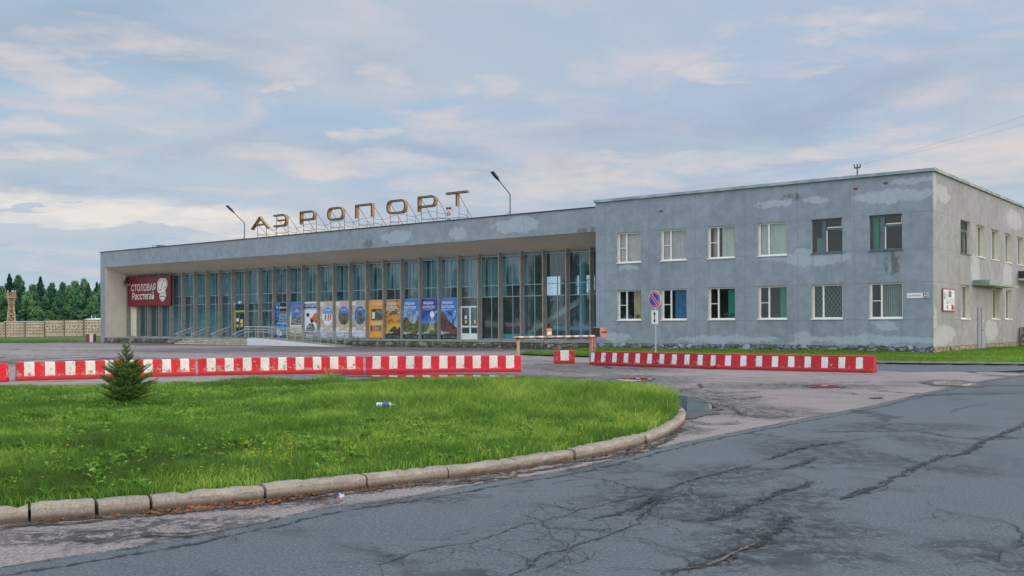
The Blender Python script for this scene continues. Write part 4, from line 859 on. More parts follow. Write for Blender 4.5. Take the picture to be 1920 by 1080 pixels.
# ================================================================ THINGS ON THE BUILDING
def flat(name,r,g,b,rough=.5,var=.06): return simple(name,lin(r,g,b),rough,0,var,3.)
MAROON=flat('maroon_sign',122,26,34,.35); MAROOND=flat('maroon_frame',92,20,26,.4); WLET=flat('white_lettering',236,232,224,.4); INK=flat('black_ink',24,24,28)
cs=bthing('canteen_sign',-71.25,2.05,3.45,'big maroon canteen sign with white lettering and chef head at the left of the glazing','sign')
cs.scale=(.96,1,1); mb=MB(); mb.box(-3.72,3.70,0,.12,0,2.76,MAROON); mb.box(-3.76,-3.72,-.03,.12,-.03,2.79,MAROOND); mb.box(3.70,3.74,-.03,.12,-.03,2.79,MAROOND); mb.box(-3.72,3.70,-.03,.12,2.76,2.79,MAROOND); mb.box(-3.72,3.70,-.03,.12,-.03,0,MAROOND); mb.build('board',cs)
mb=MB(); text_faces(mb,'СТОЛОВАЯ',-3.2,1.42,4.3,.68,-.02,WLET,.012); text_faces(mb,'Расстегай',-3.0,.62,3.85,.70,-.02,WLET,.012); mb.build('lettering',cs)
def blob(mb,pts,y,mat,it=2,th=.004):
    mb.prism(smooth_poly(pts,it),'y',y-th,y,mat)
mb=MB(); cx_=2.35
blob(mb,[(1.55,1.2),(1.35,1.6),(1.45,2.3),(1.9,2.55),(2.35,2.5),(2.75,2.55),(3.15,2.3),(3.15,1.75),(2.8,1.5),(2.8,1.15),(2.95,.85),(2.6,.5),(2.35,.32),(2.05,.5),(1.7,.75),(1.9,1.15)],-.008,WLET)
def stroke(mb,pts,wd,y,mat):
    for a,b in zip(pts,pts[1:]):
        dx,dz=b[0]-a[0],b[1]-a[1]; l=math.hypot(dx,dz)+1e-9; nx,nz=-dz/l*wd/2,dx/l*wd/2
        mb.face([(a[0]-nx,y,a[1]-nz),(b[0]-nx,y,b[1]-nz),(b[0]+nx,y,b[1]+nz),(a[0]+nx,y,a[1]+nz)],mat)
def el_pts(cx,cz,rx,rz,a0,a1,n=14): return [(cx+rx*math.cos(math.radians(a0+(a1-a0)*i/n)),cz+rz*math.sin(math.radians(a0+(a1-a0)*i/n))) for i in range(n+1)]
stroke(mb,el_pts(1.93,1.9,.42,.5,60,300),.05,-.014,INK); stroke(mb,[(1.85,1.38),(2.1,1.6),(2.4,2.2),(2.6,2.35)],.05,-.0145,INK); stroke(mb,el_pts(2.75,2.02,.3,.36,150,-110),.05,-.015,INK); stroke(mb,[(2.6,1.7),(2.62,1.25)],.04,-.0155,INK)
stroke(mb,el_pts(2.32,1.1,.36,.1,20,160),.05,-.016,INK); stroke(mb,[(1.8,.72),(2.05,.82),(2.32,.88),(2.6,.82),(2.85,.72)],.08,-.0165,INK); stroke(mb,el_pts(2.33,.75,.25,.27,200,340),.04,-.017,INK); mb.disc((2.18,1.02),.04,.05,-.02,INK,10); mb.disc((2.48,1.02),.04,.05,-.02,INK,10)
stroke(mb,[(1.98,1.15),(1.98,.85)],.03,-.0175,INK); stroke(mb,[(2.68,1.15),(2.68,.85)],.03,-.018,INK); mb.build('chef_emblem',cs)
sp_=bthing('loudspeaker',-74.9,2.0,5.75,'grey horn loudspeaker at the upper left corner of the canteen sign','loudspeaker')
mb=MB(); mb.tube((-.35,.1,.12),(-.1,.05,.1),.09,CONC,10); mb.tube((-.1,.05,.1),(.35,-.25,-.05),.1,CONC,14,.32,False); mb.tube((.0,0,.07),(.2,-.13,0),.05,DARKM,8); mb.build('horn',sp_); mb=MB(); mb.box(-.4,-.3,.0,.3,.1,.5,DARKM); mb.build('bracket',sp_)
# ---- posters between the fins
def photo_mat(name,cols,scale=3.,det=6,band=0.,rng=(.36,.64)):
    m,t=newmat(name); v=objc(t); X,Y,Z=t.xyz(v); n=t.noise(v,scale,det,.65,.6)
    f=t.math('ADD',n,t.math('MULTIPLY',t.math('SUBTRACT',Z,1.4),band))
    r=t.node('ShaderNodeValToRGB'); r.color_ramp.elements.remove(r.color_ramp.elements[0])
    for i,cc in enumerate(cols):
        p=rng[0]+(rng[1]-rng[0])*i/(len(cols)-1)
        if i==0: r.color_ramp.elements[0].position=p; r.color_ramp.elements[0].color=(*lin(*cc),1)
        else: e_=r.color_ramp.elements.new(p); e_.color=(*lin(*cc),1)
    t.inp(r,0,f); t.inp(t.b,'Base Color',r.outputs[0]); t.inp(t.b,'Roughness',.35); return m
PB=photo_mat('poster_blue_print',[(24,60,110),(30,100,180),(60,150,210),(30,50,80)],1.2,3)
PSKY=photo_mat('poster_sky_print',[(60,120,200),(110,170,225),(190,210,230)],.8,4,-.18)
PGREY=photo_mat('poster_grey_photo',[(40,44,50),(110,116,120),(200,205,205)],5.); PRED=flat('poster_orange_red',214,110,50); PTAN=photo_mat('poster_tan_paper',[(196,170,140),(216,196,160),(190,160,150),(200,196,170)],1.5); PTAN2=photo_mat('poster_sage_paper',[(170,164,144),(190,184,160),(160,166,150)],1.5)
PWHITE=flat('poster_white',226,230,236); PLB=flat('poster_band_blue',40,84,150); PGOLD=flat('poster_gold',206,178,60); PGREEN=flat('poster_green',20,128,96)
PFOR=photo_mat('poster_forest_photo',[(24,36,30),(60,84,44),(120,124,60),(50,60,40)],4.); PSNOW=photo_mat('poster_snow_photo',[(150,60,50),(230,236,240),(236,240,244),(200,220,236)],2.5,5,0,(.3,.6)); PTOWN=photo_mat('poster_town_photo',[(40,54,50),(80,84,90),(130,110,104),(48,76,56)],3.5); PORANGE=photo_mat('poster_orange_print',[(220,140,50),(236,170,70),(228,150,60)],1.); PCAVE=photo_mat('poster_cave_photo',[(80,50,24),(190,130,50),(214,160,80),(120,80,40)],2.2); PCAVED=photo_mat('poster_dark_rock',[(40,28,20),(90,60,36),(60,40,28)],3.); PROCK=photo_mat('poster_red_rock_photo',[(50,34,34),(130,84,76),(80,60,66),(40,40,50)],3.5); PDBLUE=photo_mat('poster_deep_sky',[(40,70,150),(60,110,200),(150,190,230)],.7,3,-.25); PSTONE=photo_mat('poster_pale_rock',[(90,84,60),(190,180,150),(60,70,50)],5.)
def box2(mb,x0,x1,z0,z1,y,mat): mb.face([(x0,y,z0),(x1,y,z0),(x1,y,z1),(x0,y,z1)],mat)
def lines(mb,x0,x1,z0,z1,n,mat,y,fr=.45):
    h=(z1-z0)/n
    for i in range(n): 
        x=x0
        zz=z1-(i+1)*h
        while x<x1-.03:
            w_=random.uniform(.06,.2); box2(mb,x,min(x1,x+w_),zz,zz+h*fr,y,mat); x+=w_+.035
PW=1.56; PH=2.86; hw=PW/2
labels=['blue poster with gold lines and white words over waves','poster with orange title over blue sky, small grey photos and gold text','white car centre poster with a dark blue title band and two vehicles','tan poster with an oval picture of red skiers on snow','tan poster with an oval picture of a town street and trees','sage poster with an oval picture of a pointed tower under blue sky','orange poster with one square photo and a row of small pictures','golden brown poster showing a rocky cave with white title','poster showing a carved figure above green hills with white title','poster showing a white balloon shape over rocks under deep blue sky','poster showing red rocks and bare branches under blue sky with white title']
for i in range(11):
    cx0=(FJ[0]+(i+11)*1.865+FJ[0]+(i+12)*1.865)/2; p=bthing('poster',cx0,2.38,SL+.06,labels[i],'poster','advertising posters on the hall glazing')
    p.scale=(1.1,1,1); mb=MB(); base=[PB,PWHITE,PWHITE,PTAN,PTAN,PTAN2,PORANGE,PCAVE,PSKY,PDBLUE,PSKY][i]
    mb.box(-hw,hw,0,.03,0,PH,base); y=-.004
    if i==0:
        text_faces(mb,'ВК «Динамо»',-.65,2.35,1.3,.2,y,PWHITE,.02)
        for k in range(4): text_faces(mb,['ТУРИЗМ','ПЕРЕВОЗКИ','БИЛЕТЫ','АВТОБУСЫ'][k],-.3,2.02-k*.24,.9,.13,y,PGOLD,.02)
        text_faces(mb,'АВТОСЕРВИС',-.65,1.08,1.3,.14,y,PWHITE,.02); blob(mb,[(-.7,.3),(-.5,.75),(-.2,.6),(0,.35),(.1,.2),(-.3,.1)],-.002,PWHITE); blob(mb,[(.0,.05),(.1,.45),(.5,.4),(.75,.1),(.5,.0)],-.006,PGREEN); box2(mb,-.2,.78,2.0,2.84,-.001,INK); 
    if i==1:
        box2(mb,-hw,hw,1.75,PH,-.002,PSKY); text_faces(mb,'ПУТЕШЕСТВИЕ',-.65,2.45,1.3,.2,y,PRED,.03,shear=.2); mb.prism([(-.3,2.05),(.4,2.05),(.05,2.33)],'y',-.008,-.003,PGOLD)
        box2(mb,-.6,.7,1.0,1.75,-.003,PGREY); lines(mb,-.6,.7,.55,.95,4,PGOLD,y,.6); box2(mb,-hw,hw,0.0,.42,-.003,PGOLD); lines(mb,-.6,.6,.05,.35,2,PGREEN,-.006)
    if i==2:
        box2(mb,-hw,hw,2.25,2.72,-.002,PLB); text_faces(mb,'АВТОЦЕНТР',-.7,2.42,1.42,.24,y,PWHITE,.02); lines(mb,-.65,.7,2.28,2.38,1,PWHITE,y,.6)
        blob(mb,[(-.6,1.95),(-.2,1.95),(-.25,1.75),(-.4,1.6),(-.55,1.75)],y,INK,1); blob(mb,[(-.2,1.4),(-.1,1.6),(.15,1.65),(.35,1.95),(.75,1.98),(.76,1.25),(.2,1.22)],y,PRED,1); mb.disc((.05,1.32),.16,.15,-.012,INK,16); mb.disc((.6,1.25),.14,.13,-.012,INK,16)
        blob(mb,[(-.6,.6),(-.55,.85),(-.4,.95),(-.3,1.15),(.15,1.15),(.3,.92),(.38,.8),(.38,.55)],y,PGREY,1); blob(mb,[(-.62,.52),(-.6,.72),(.4,.7),(.4,.52)],-.008,INK,1); box2(mb,-hw,hw,.06,.42,-.002,PLB); lines(mb,-.6,.6,.12,.36,2,PWHITE,y,.6)
    if i in (3,4,5):
        top=[flat('ski_sky',70,170,220),PSKY,PB][i-3]; E=lambda n0,n1:[(.08+.58*math.cos(math.radians(a)),1.72+.74*math.sin(math.radians(a))) for a in range(n0,n1+1,12)]
        mb.prism([(.08+.61*math.cos(math.radians(a)),1.72+.77*math.sin(math.radians(a))) for a in range(0,360,12)],'y',-.003,-.0005,PWHITE)
        mb.prism([(.08+.58*math.cos(math.radians(a)),1.72+.74*math.sin(math.radians(a))) for a in range(0,360,12)],'y',-.007,-.0035,[PSNOW,PTOWN,PB][i-3]); mb.prism(E(12,168),'y',-.011,-.0075,top)
        if i==3:
            for q in (-.15,.15,.4): blob(mb,[(q-.05,1.35),(q-.1,1.7),(q+.02,1.95),(q+.12,1.75),(q+.06,1.5)],-.013,PRED,1); stroke(mb,[(q-.25,1.3),(q+.12,1.5)],.03,-.018,INK)
        if i==4: blob(mb,[(.0,1.05),(.0,1.5),(.3,1.6),(.6,1.5),(.5,1.2),(.3,1.0)],-.013,PFOR,1)
        if i==5: mb.prism([(-.2,1.25),(-.16,1.9),(.05,2.25),(.22,1.9),(.3,1.1),(0,1.02)],'y',-.015,-.0125,PTOWN); blob(mb,[(.25,1.1),(.25,1.6),(.6,1.6),(.5,1.3)],-.017,PFOR,1)
        text_faces(mb,'летим',-.2,2.1,.55,.13,-.019,PWHITE,.01)
        box2(mb,-.76,-.35,2.5,2.8,-.002,PWHITE); blob(mb,[(-.78,0.02),(-.78,.8),(-.5,.85),(-.3,.6),(0,.62),(.2,.5),(.77,.5),(.77,.02)],-.002,PWHITE,1); lines(mb,-.6,.6,.1,.5,4,PLB,-.009,.25); text_faces(mb,'Псков',-.5,.55,.5,.12,-.009,PLB,.01); box2(mb,.45,.68,.62,.78,-.003,PWHITE)
        blob(mb,[(-.76,1.55),(-.65,1.72),(-.52,1.6)],-.003,PWHITE,1); blob(mb,[(.55,1.5),(.66,1.68),(.76,1.52)],-.013,PWHITE,1)
    if i==6:
        text_faces(mb,'Псковский',-.35,2.5,1.0,.2,y,PWHITE,.0,shear=.3); text_faces(mb,'экскурсии',-.35,2.28,1.0,.14,y,PRED,.0); box2(mb,-.5,.72,1.32,2.2,-.002,PFOR); blob(mb,[(-.1,2.1),(.5,2.0),(.6,1.8),(.2,1.85)],-.008,PSKY,1); box2(mb,-.4,-.15,1.45,1.95,-.009,PWHITE); box2(mb,-.1,.6,1.45,1.72,-.009,PROCK); lines(mb,-.5,.7,1.0,1.25,3,PWHITE,y,.3)
        for k,mm in enumerate((PLB,PRED,PGREY,PGREEN,PRED)): box2(mb,-.6+k*.27,-.38+k*.27,.5,.95,y,mm)
    if i>=7:
        if i==7: blob(mb,[(-.76,.1),(-.76,.75),(-.4,1.05),(.2,1.1),(.76,1.0),(.76,.1)],-.002,PGOLD,1); blob(mb,[(-.7,.3),(-.2,.75),(.05,.9),(.2,.85),(.3,.6),(.55,.9),(.76,.4),(.76,.1),(-.5,.1)],-.007,PCAVED,1); blob(mb,[(-.4,1.8),(-.1,2.1),(.4,2.0),(.2,1.7)],-.003,PFOR,1)
        if i==8: blob(mb,[(-.77,.25),(-.77,1.5),(-.45,1.6),(-.1,1.1),(.3,1.05),(.5,1.5),(.77,1.9),(.77,.25)],-.002,PFOR,1); blob(mb,[(-.2,1.1),(-.1,1.6),(-.3,1.85),(-.5,1.75),(-.3,1.95),(0,1.98),(.15,1.7),(.1,1.15)],-.008,PSTONE,1)
        if i==9: blob(mb,[(-.77,.2),(-.77,1.1),(-.4,1.05),(0,1.0),(.4,1.1),(.77,1.2),(.77,.2)],-.002,PFOR,1); mb.disc((.15,1.72),.2,.24,-.008,PWHITE,18); mb.prism([(.05,1.5),(.15,1.1),(.25,1.5)],'y',-.007,-.003,PSTONE); blob(mb,[(-.4,.3),(-.05,1.1),(.15,1.25),(.3,1.0),(.4,.3),(.15,.7)],-.012,PSTONE,1)
        if i==10: blob(mb,[(-.77,.15),(-.77,2.1),(-.4,1.7),(0,1.2),(.4,.95),(.77,.55),(.77,.15)],-.002,PROCK,1); 
        if i==10:
            for k in range(9): stroke(mb,[(.1+random.uniform(-.1,.4),1.0),(.1+random.uniform(-.3,.5),1.5),(.1+random.uniform(-.4,.6),1.95)],.02,-.012-k*.0005,INK)
        text_faces(mb,'УВИДИШЬ',-.7,2.42,1.0,.24,-.018,PWHITE,.03); text_faces(mb,'ВСЮ РОССИЮ',-.7,2.16,1.1,.2,-.018,PWHITE,.03); lines(mb,-.65,.2,2.05,2.12,1,PWHITE,-.018,.4)
        mb.disc((.68,2.1),.1,.32,-.022,PGREEN,20); mb.disc((.7,2.1),.05,.18,-.027,PWHITE,16); mb.disc((.5,1.9),.07,.07,-.032,PWHITE,12); box2(mb,-.78,.78,0,.28,-.016,INK); text_faces(mb,'маршруты',-.65,.34,.6,.12,-.02,PWHITE,.02); lines(mb,-.65,.7,.06,.24,2,PGREY,-.019,.45)
    o=mb.build('poster_sheet',p)
# globe lamp over the yellow door
gl=bthing('globe_lamp',-57.0,1.75,3.42,'white globe lamp on a short arm above the yellow framed door','lamp')
mb=MB(); mb.sphere((.15,-.05,.08),.15,WHITEP,14); mb.build('globe',gl,smooth=True); mb=MB(); mb.tube((-.65,0,0),(.05,0,.06),.02,STEEL,6); mb.sphere((-.68,0,-.02),.09,WHITEP,10); mb.tube((-.3,0,.02),(-.3,.6,.02),.02,STEEL,6); mb.build('arm',gl)
# interior plants behind glass
PLANTM=simple('house_plant',lin(30,110,84),.6,0,.4,8.)
for k,(x,z,h_) in enumerate(((-60.0,SL,1.9),(-55.6,SL,1.8))):
    p=bthing('potted_plant',x,3.5,SL,['tall leafy green plant behind the glass left of the yellow framed door','tall leafy green plant behind the glass right of the yellow framed door'][k],'plant','plants inside the hall')
    mb=MB(); mb.tube((0,0,0),(0,0,.35),.2,CONC,12,.25); mb.build('pot',p); mb=MB()
    for _ in range(260):
        r=random.random()**.5*.5; a=random.uniform(0,6.28); q=Vector((r*math.cos(a),r*.6*math.sin(a),.45+random.random()*h_)); d=Vector((random.gauss(0,1),random.gauss(0,1),random.gauss(0,1))).normalized()*.09; e=d.orthogonal().normalized()*.05; mb.face([q-d,q+e,q+d,q-e],PLANTM)
    mb.build('foliage',p)
# flower pots on the lower office sills
FRED=flat('red_flower',190,40,50); FLEAF=simple('pot_leaf',lin(60,100,50),.7,0,.4,9.); 
for k,(wi,xo,lab,red) in enumerate(((0,1.25,'small dark pot plant on the sill of the lowest left office window',0),(2,.95,'red flowering pot plant on the sill of the third lower office window',1),(2,1.3,'small leafy pot plant beside the red flowers in the third lower office window',0),(3,.95,'low bushy pot plant on the sill of the fourth lower office window',0))):
    p=bthing('flower_pot',WX[wi]+xo,.27,1.83,lab,'pot plant','pot plants on the office sills'); mb=MB(); mb.tube((0,0,0),(0,0,.1),.05,RUST,10,.07); mb.build('pot',p); mb=MB()
    for _ in range(50):
        q=Vector((random.gauss(0,.10),random.gauss(0,.03),.12+abs(random.gauss(.06,.06)))); d=Vector((random.gauss(0,1),random.gauss(0,1),random.gauss(0,1))).normalized()*.035; e=d.orthogonal().normalized()*.02; mb.face([q-d,q+e,q+d,q-e],FLEAF)
    if red:
        for _ in range(4): mb.sphere((random.gauss(0,.06),-.04,.25+random.gauss(0,.03)),.03,FRED,8)
    mb.build('leaves',p)
# plaques
p=bthing('house_number_sign',-.72,-.03,2.76,'white street name sign with blue number 34 near the wing corner','sign'); mb=MB(); mb.box(-.5,.5,-.01,.02,0,.25,WLET); box2(mb,.25,.47,.02,.23,-.014,PLB); text_faces(mb,'ул. ГЕРМАНА',-.45,.07,.62,.1,-.014,PLB,.01); text_faces(mb,'34',.28,.05,.16,.15,-.018,WLET,.02); mb.build('plate',p)
p=bthing('notice_board',.04,2.5,2.12,'white notice board with red frame and small pictures on the right end wall','sign',rz=math.pi/2); mb=MB(); mb.box(-1.08,1.08,-.03,.0,0,1.15,flat('board_frame',150,92,84)); box2(mb,-1.,1.,.06,1.08,-.034,PWHITE); 
for a,b,cc,d,mm in ((-.9,-.7,.6,.95,PGREY),(-.1,.4,.72,1.03,PTOWN),(-.5,-.2,.12,.3,PGREY),(.5,.95,.08,.3,PRED),(-.45,-.25,.36,.5,PGOLD),(.4,.7,.1,.35,PTOWN)): box2(mb,a,b,cc,d,-.038,mm)
lines(mb,-.6,-.15,.4,1.0,8,PGREY,-.04,.25); lines(mb,-.1,.9,.38,.66,5,PGREY,-.04,.25); mb.build('board',p)
# ================================================================ ROOF THINGS
LETF=simple('letter_face_rust',lin(104,72,40),.8,.1,.5,7.,lin(84,60,36)); LETS=simple('letter_side_cream',lin(160,138,108),.7,0,.35,5.,lin(150,122,86)); LETW=simple('letter_dim_tube',lin(178,160,124),.5,0,.2,4.)
def mitre(pts,d,closed):
    out=[];n=len(pts)
    for i in range(n):
        p=Vector(pts[i]); a=Vector(pts[i-1]) if (i>0 or closed) else None; b=Vector(pts[(i+1)%n]) if (i<n-1 or closed) else None
        t1=(p-a).normalized() if a is not None else None; t2=(b-p).normalized() if b is not None else None
        if t1 is None: t1=t2
        if t2 is None: t2=t1
        n1=Vector((-t1.y,t1.x)); n2=Vector((-t2.y,t2.x)); m_=(n1+n2); m_=m_/max(.35,m_.length_squared/2) if m_.length>1e-5 else n1
        out.append(p+m_*d)
    return out
def channel(mb,pts,wd,closed=False,dep=.2):
    A=mitre(pts,wd/2,closed);B_=mitre(pts,-wd/2,closed);A2=mitre(pts,wd/2-.02,closed);B2=mitre(pts,-wd/2+.02,closed); C1=mitre(pts,.022,closed); C2=mitre(pts,-.022,closed); n=len(pts); rng=range(n if closed else n-1)
    for i in rng:
        j=(i+1)%n
        q=lambda P_,y:[(P_[i].x,y,P_[i].y),(P_[j].x,y,P_[j].y)]
        f=lambda P1,y1,P2,y2,m_:mb.face(q(P1,y1)+q(P2,y2)[::-1],m_)
        f(A,-.06,A,dep,LETS); f(B_,-.06,B_,dep,LETS); f(A,-.06,A2,-.06,LETF); f(B_,-.06,B2,-.06,LETF); f(A2,-.06,A2,0,LETF); f(B2,-.06,B2,0,LETF); f(A2,0,B2,0,LETF); f(A,dep,B_,dep,LETS); f(C1,-.015,C2,-.015,LETW)
    if not closed:
        for i in (0,n-1): mb.face([(A[i].x,-.06,A[i].y),(B_[i].x,-.06,B_[i].y),(B_[i].x,dep,B_[i].y),(A[i].x,dep,A[i].y)],LETS)
def rrect(x0,x1,z0,z1,r,k=4):
    P_=[]
    for (cx0,cz0,a0) in ((x1-r,z1-r,0),(x0+r,z1-r,90),(x0+r,z0+r,180),(x1-r,z0+r,270)):
        for i in range(k+1): a=math.radians(a0+90*i/k); P_.append((cx0+r*math.cos(a),cz0+r*math.sin(a)))
    return P_
S=.14
LET=[('А',-54.6,-52.35,9.55,10.55,'a'),('Э',-51.7,-50.0,9.55,10.55,'e'),('Р',-48.35,-46.55,9.55,10.58,'p'),('О',-45.1,-43.3,9.62,10.62,'o'),('П',-41.95,-40.1,9.6,10.62,'n'),('О',-38.6,-36.65,9.65,10.66,'o'),('Р',-35.45,-33.7,9.6,10.7,'p'),('Т',-32.7,-30.8,9.75,10.75,'t')]
lab={0:'А, the first letter from the left',1:'Э, the second letter',2:'Р, the third letter, beside Э',3:'О, the fourth letter, left of П',4:'П, the fifth letter, between the two О',5:'О, the sixth letter, right of П',6:'Р, the seventh letter, left of Т',7:'Т, the last letter on the right'}
for i,(ch,x0,x1,z0,z1,k) in enumerate(LET):
    w_=x1-x0; h_=z1-z0; cx0=(x0+x1)/2; T_=bthing('rooftop_letter',cx0,1.2,8.62,'rusty metal letter '+lab[i]+' of the roof sign','letter','rooftop sign letters')
    zb=z0-8.62; zt=z1-8.62; a=-w_/2+S/2; b=w_/2-S/2; lo=zb+S/2; hi=zt-S/2; mb=MB()
    if k=='a': channel(mb,[(a,zb),(0,hi),(b,zb)],S); channel(mb,[(a*.62,zb+h_*.33),(b*.62,zb+h_*.33)],S*.8)
    if k=='e': channel(mb,[(a,hi),(b-.35,hi),(b-.12,hi-.1),(b,hi-.3),(b,lo+.3),(b-.12,lo+.1),(b-.35,lo),(a,lo)],S); channel(mb,[(a+.45,(hi+lo)/2),(b-.1,(hi+lo)/2)],S*.8)
    if k=='p': channel(mb,[(a,zb),(a,hi),(b-.3,hi),(b-.1,hi-.1),(b,hi-.28),(b-.1,lo+.37),(b-.3,lo+.28),(a+.1,lo+.28)],S)
    if k=='o': channel(mb,rrect(a,b,lo,hi,.36),S,True)
    if k=='n': channel(mb,[(a,zb),(a,hi),(b,hi),(b,zb)],S)
    if k=='t': channel(mb,[(a-.1,hi),(b+.1,hi)],S); channel(mb,[(0,hi-.1),(0,zb)],S)
    mb.build('letter_body',T_); r=MB(); xs_=(a*.55,b*.55) if k=='a' else ((0,) if k=='t' else (a+.05,b-.05))
    for q in xs_:
        top=zt-.15 if k!='a' else zb+.4; r.tube((q,.22,0),(q,.22,top),.028,LETS,5); r.tube((q,.22,top),(q+.02,1.9,0),.022,LETS,5); r.tube((q,.22,zb*.55),(q,1.1,zb*.5),.02,LETS,5); r.tube((q,.22,0.03),(q,1.9,.03),.02,LETS,5); r.tube((q,1.1,.0),(q,1.1,top*.48),.018,LETS,5)
    if len(xs_)>1: r.tube((xs_[0],.22,.45),(xs_[1],.22,.45),.018,LETS,5)
    r.build('support_frame',T_)
wr=bthing('sign_cable',-43,1.35,8.62,'thin drooping cable linking the rooftop sign letters','cable'); mb=MB(); P_=[]
for (l0,l1) in zip(LET,LET[1:]):
    xa=(l0[1]+l0[2])/2+.5+43; xb=(l1[1]+l1[2])/2-.5+43
    for i in range(9): q=i/8; P_.append((xa+(xb-xa)*q,0.1,.95-.22*math.sin(math.pi*q)+.03*(l0[3]-9.55)*10*.3))
mb.path(P_,.014,DARKM,4); mb.build('cable',wr)
LAMPM=simple('lamp_housing',lin(70,72,68),.5,.2,.3,4.)
for k,(x,hk) in enumerate(((-55.25,1.5),(-26.9,1.5))):
    T_=bthing('street_lamp',x,1.0,8.62,['dark roof lamp on a bent pole left of the rooftop letters','dark roof lamp on a bent pole right of the rooftop letters'][k],'lamp','lamps on the hall roof')
    mb=MB(); mb.tube((0,0,0),(0,0,hk),.035,LAMPM,8); mb.tube((0,0,hk),(-.15,-1.0,hk+.85),.03,LAMPM,8); mb.tube((0,0,.4),(-.45,-.1,0),.018,LAMPM,5); mb.build('pole',T_)
    mb=MB(); d=Vector((-.15,-1.0,.85)).normalized(); p0=Vector((-.15,-1.,hk+.85)); sx=Vector((1,0,0)); up=sx.cross(d).normalized()
    def ring(t_,w_,h0,h1): return [p0+d*t_+sx*w_+up*h0,p0+d*t_-sx*w_+up*h0,p0+d*t_-sx*w_+up*h1,p0+d*t_+sx*w_+up*h1]
    R_=[ring(-.1,.04,-.03,.03),ring(.1,.07,-.05,.04),ring(.28,.12,-.07,.05),ring(.72,.12,-.05,.04),ring(.78,.08,-.02,.02)]
    for A_,B2 in zip(R_,R_[1:]):
        for j in range(4): mb.face([A_[j],A_[(j+1)%4],B2[(j+1)%4],B2[j]],LAMPM)
    mb.face(R_[0],LAMPM); mb.face(R_[-1][::-1],LAMPM); mb.build('lamp_head',T_)
T_=bthing('roof_hatch',-68.9,1.2,8.62,'small grey vent box and bent pipe on the far left of the hall roof','vent'); mb=MB(); mb.box(.2,.9,0,.5,0,.32,CONC); mb.box(.15,.95,-.04,.54,.32,.36,COPING); mb.path([(-.4,0,0),(-.4,0,.35),(0,0,.35),(0,0,0)],.03,STEEL,6); mb.build('vent_box',T_)
RW=simple('red_mast_paint',lin(190,60,60),.5,0,.2,5.)
T_=bthing('obstruction_light_mast',-33.4,2.2,8.62,'short red and white mast with two red lights behind the letter Т','mast'); mb=MB()
for k in range(5): mb.tube((-.09,0,k*.22),(-.09,0,(k+1)*.22),.045,RW if k%2 else WHITEP,8); mb.tube((.09,0,k*.22),(.09,0,(k+1)*.22),.045,RW if k%2 else WHITEP,8)
mb.tube((-1.7,0,.52),(1.9,0,.44),.02,DARKM,5); mb.build('mast',T_)
for q in(-.13,.13): mb=MB(); mb.sphere((q,0,1.2),.11,RW,10); mb.build('beacon',T_)
T_=bthing('wire_bracket',-4.0,1.0,9.04,'small dark insulator bracket standing on the wing roof','mast'); mb=MB(); mb.tube((0,0,0),(0,0,.72),.035,DARKM,6); mb.box(-.16,.16,-.03,.03,.5,.56,DARKM); mb.build('post',T_)
for q in(-.15,0,.15): mb=MB(); mb.tube((q,0,.56),(q,0,.72),.03,BLACKM,6); mb.build('insulator',T_)
T_=bthing('roof_aerial',-16.9,1.0,8.85,'hair thin aerial rod standing on the left of the wing roof','antenna'); mb=MB(); mb.tube((0,0,0),(0,0,1.2),.012,STEEL,5,.005); mb.tube((0,0,0),(0,0,.25),.03,STEEL,6); mb.build('rod',T_)
M_=W(-4,1,9.7); far=Vector((15.4,30,8.0)); dirv=(far-M_)
for k,(dz_,lb_) in enumerate(((.0,'upper of the two thin wires leaving the wing roof'),(-.25,'lower of the two thin wires leaving the wing roof'))):
    T_=empty('overhead_wire',tuple(M_),0,lb_,'wire','wires from the wing roof'); mb=MB(); P_=[]
    for i in range(25): q=i/24*2.0; P_.append(tuple(dirv*q+Vector((0,0,dz_*q-.25*math.sin(math.pi*q/2)))))
    mb.path(P_,.0035,STEEL,4); mb.build('wire',T_)
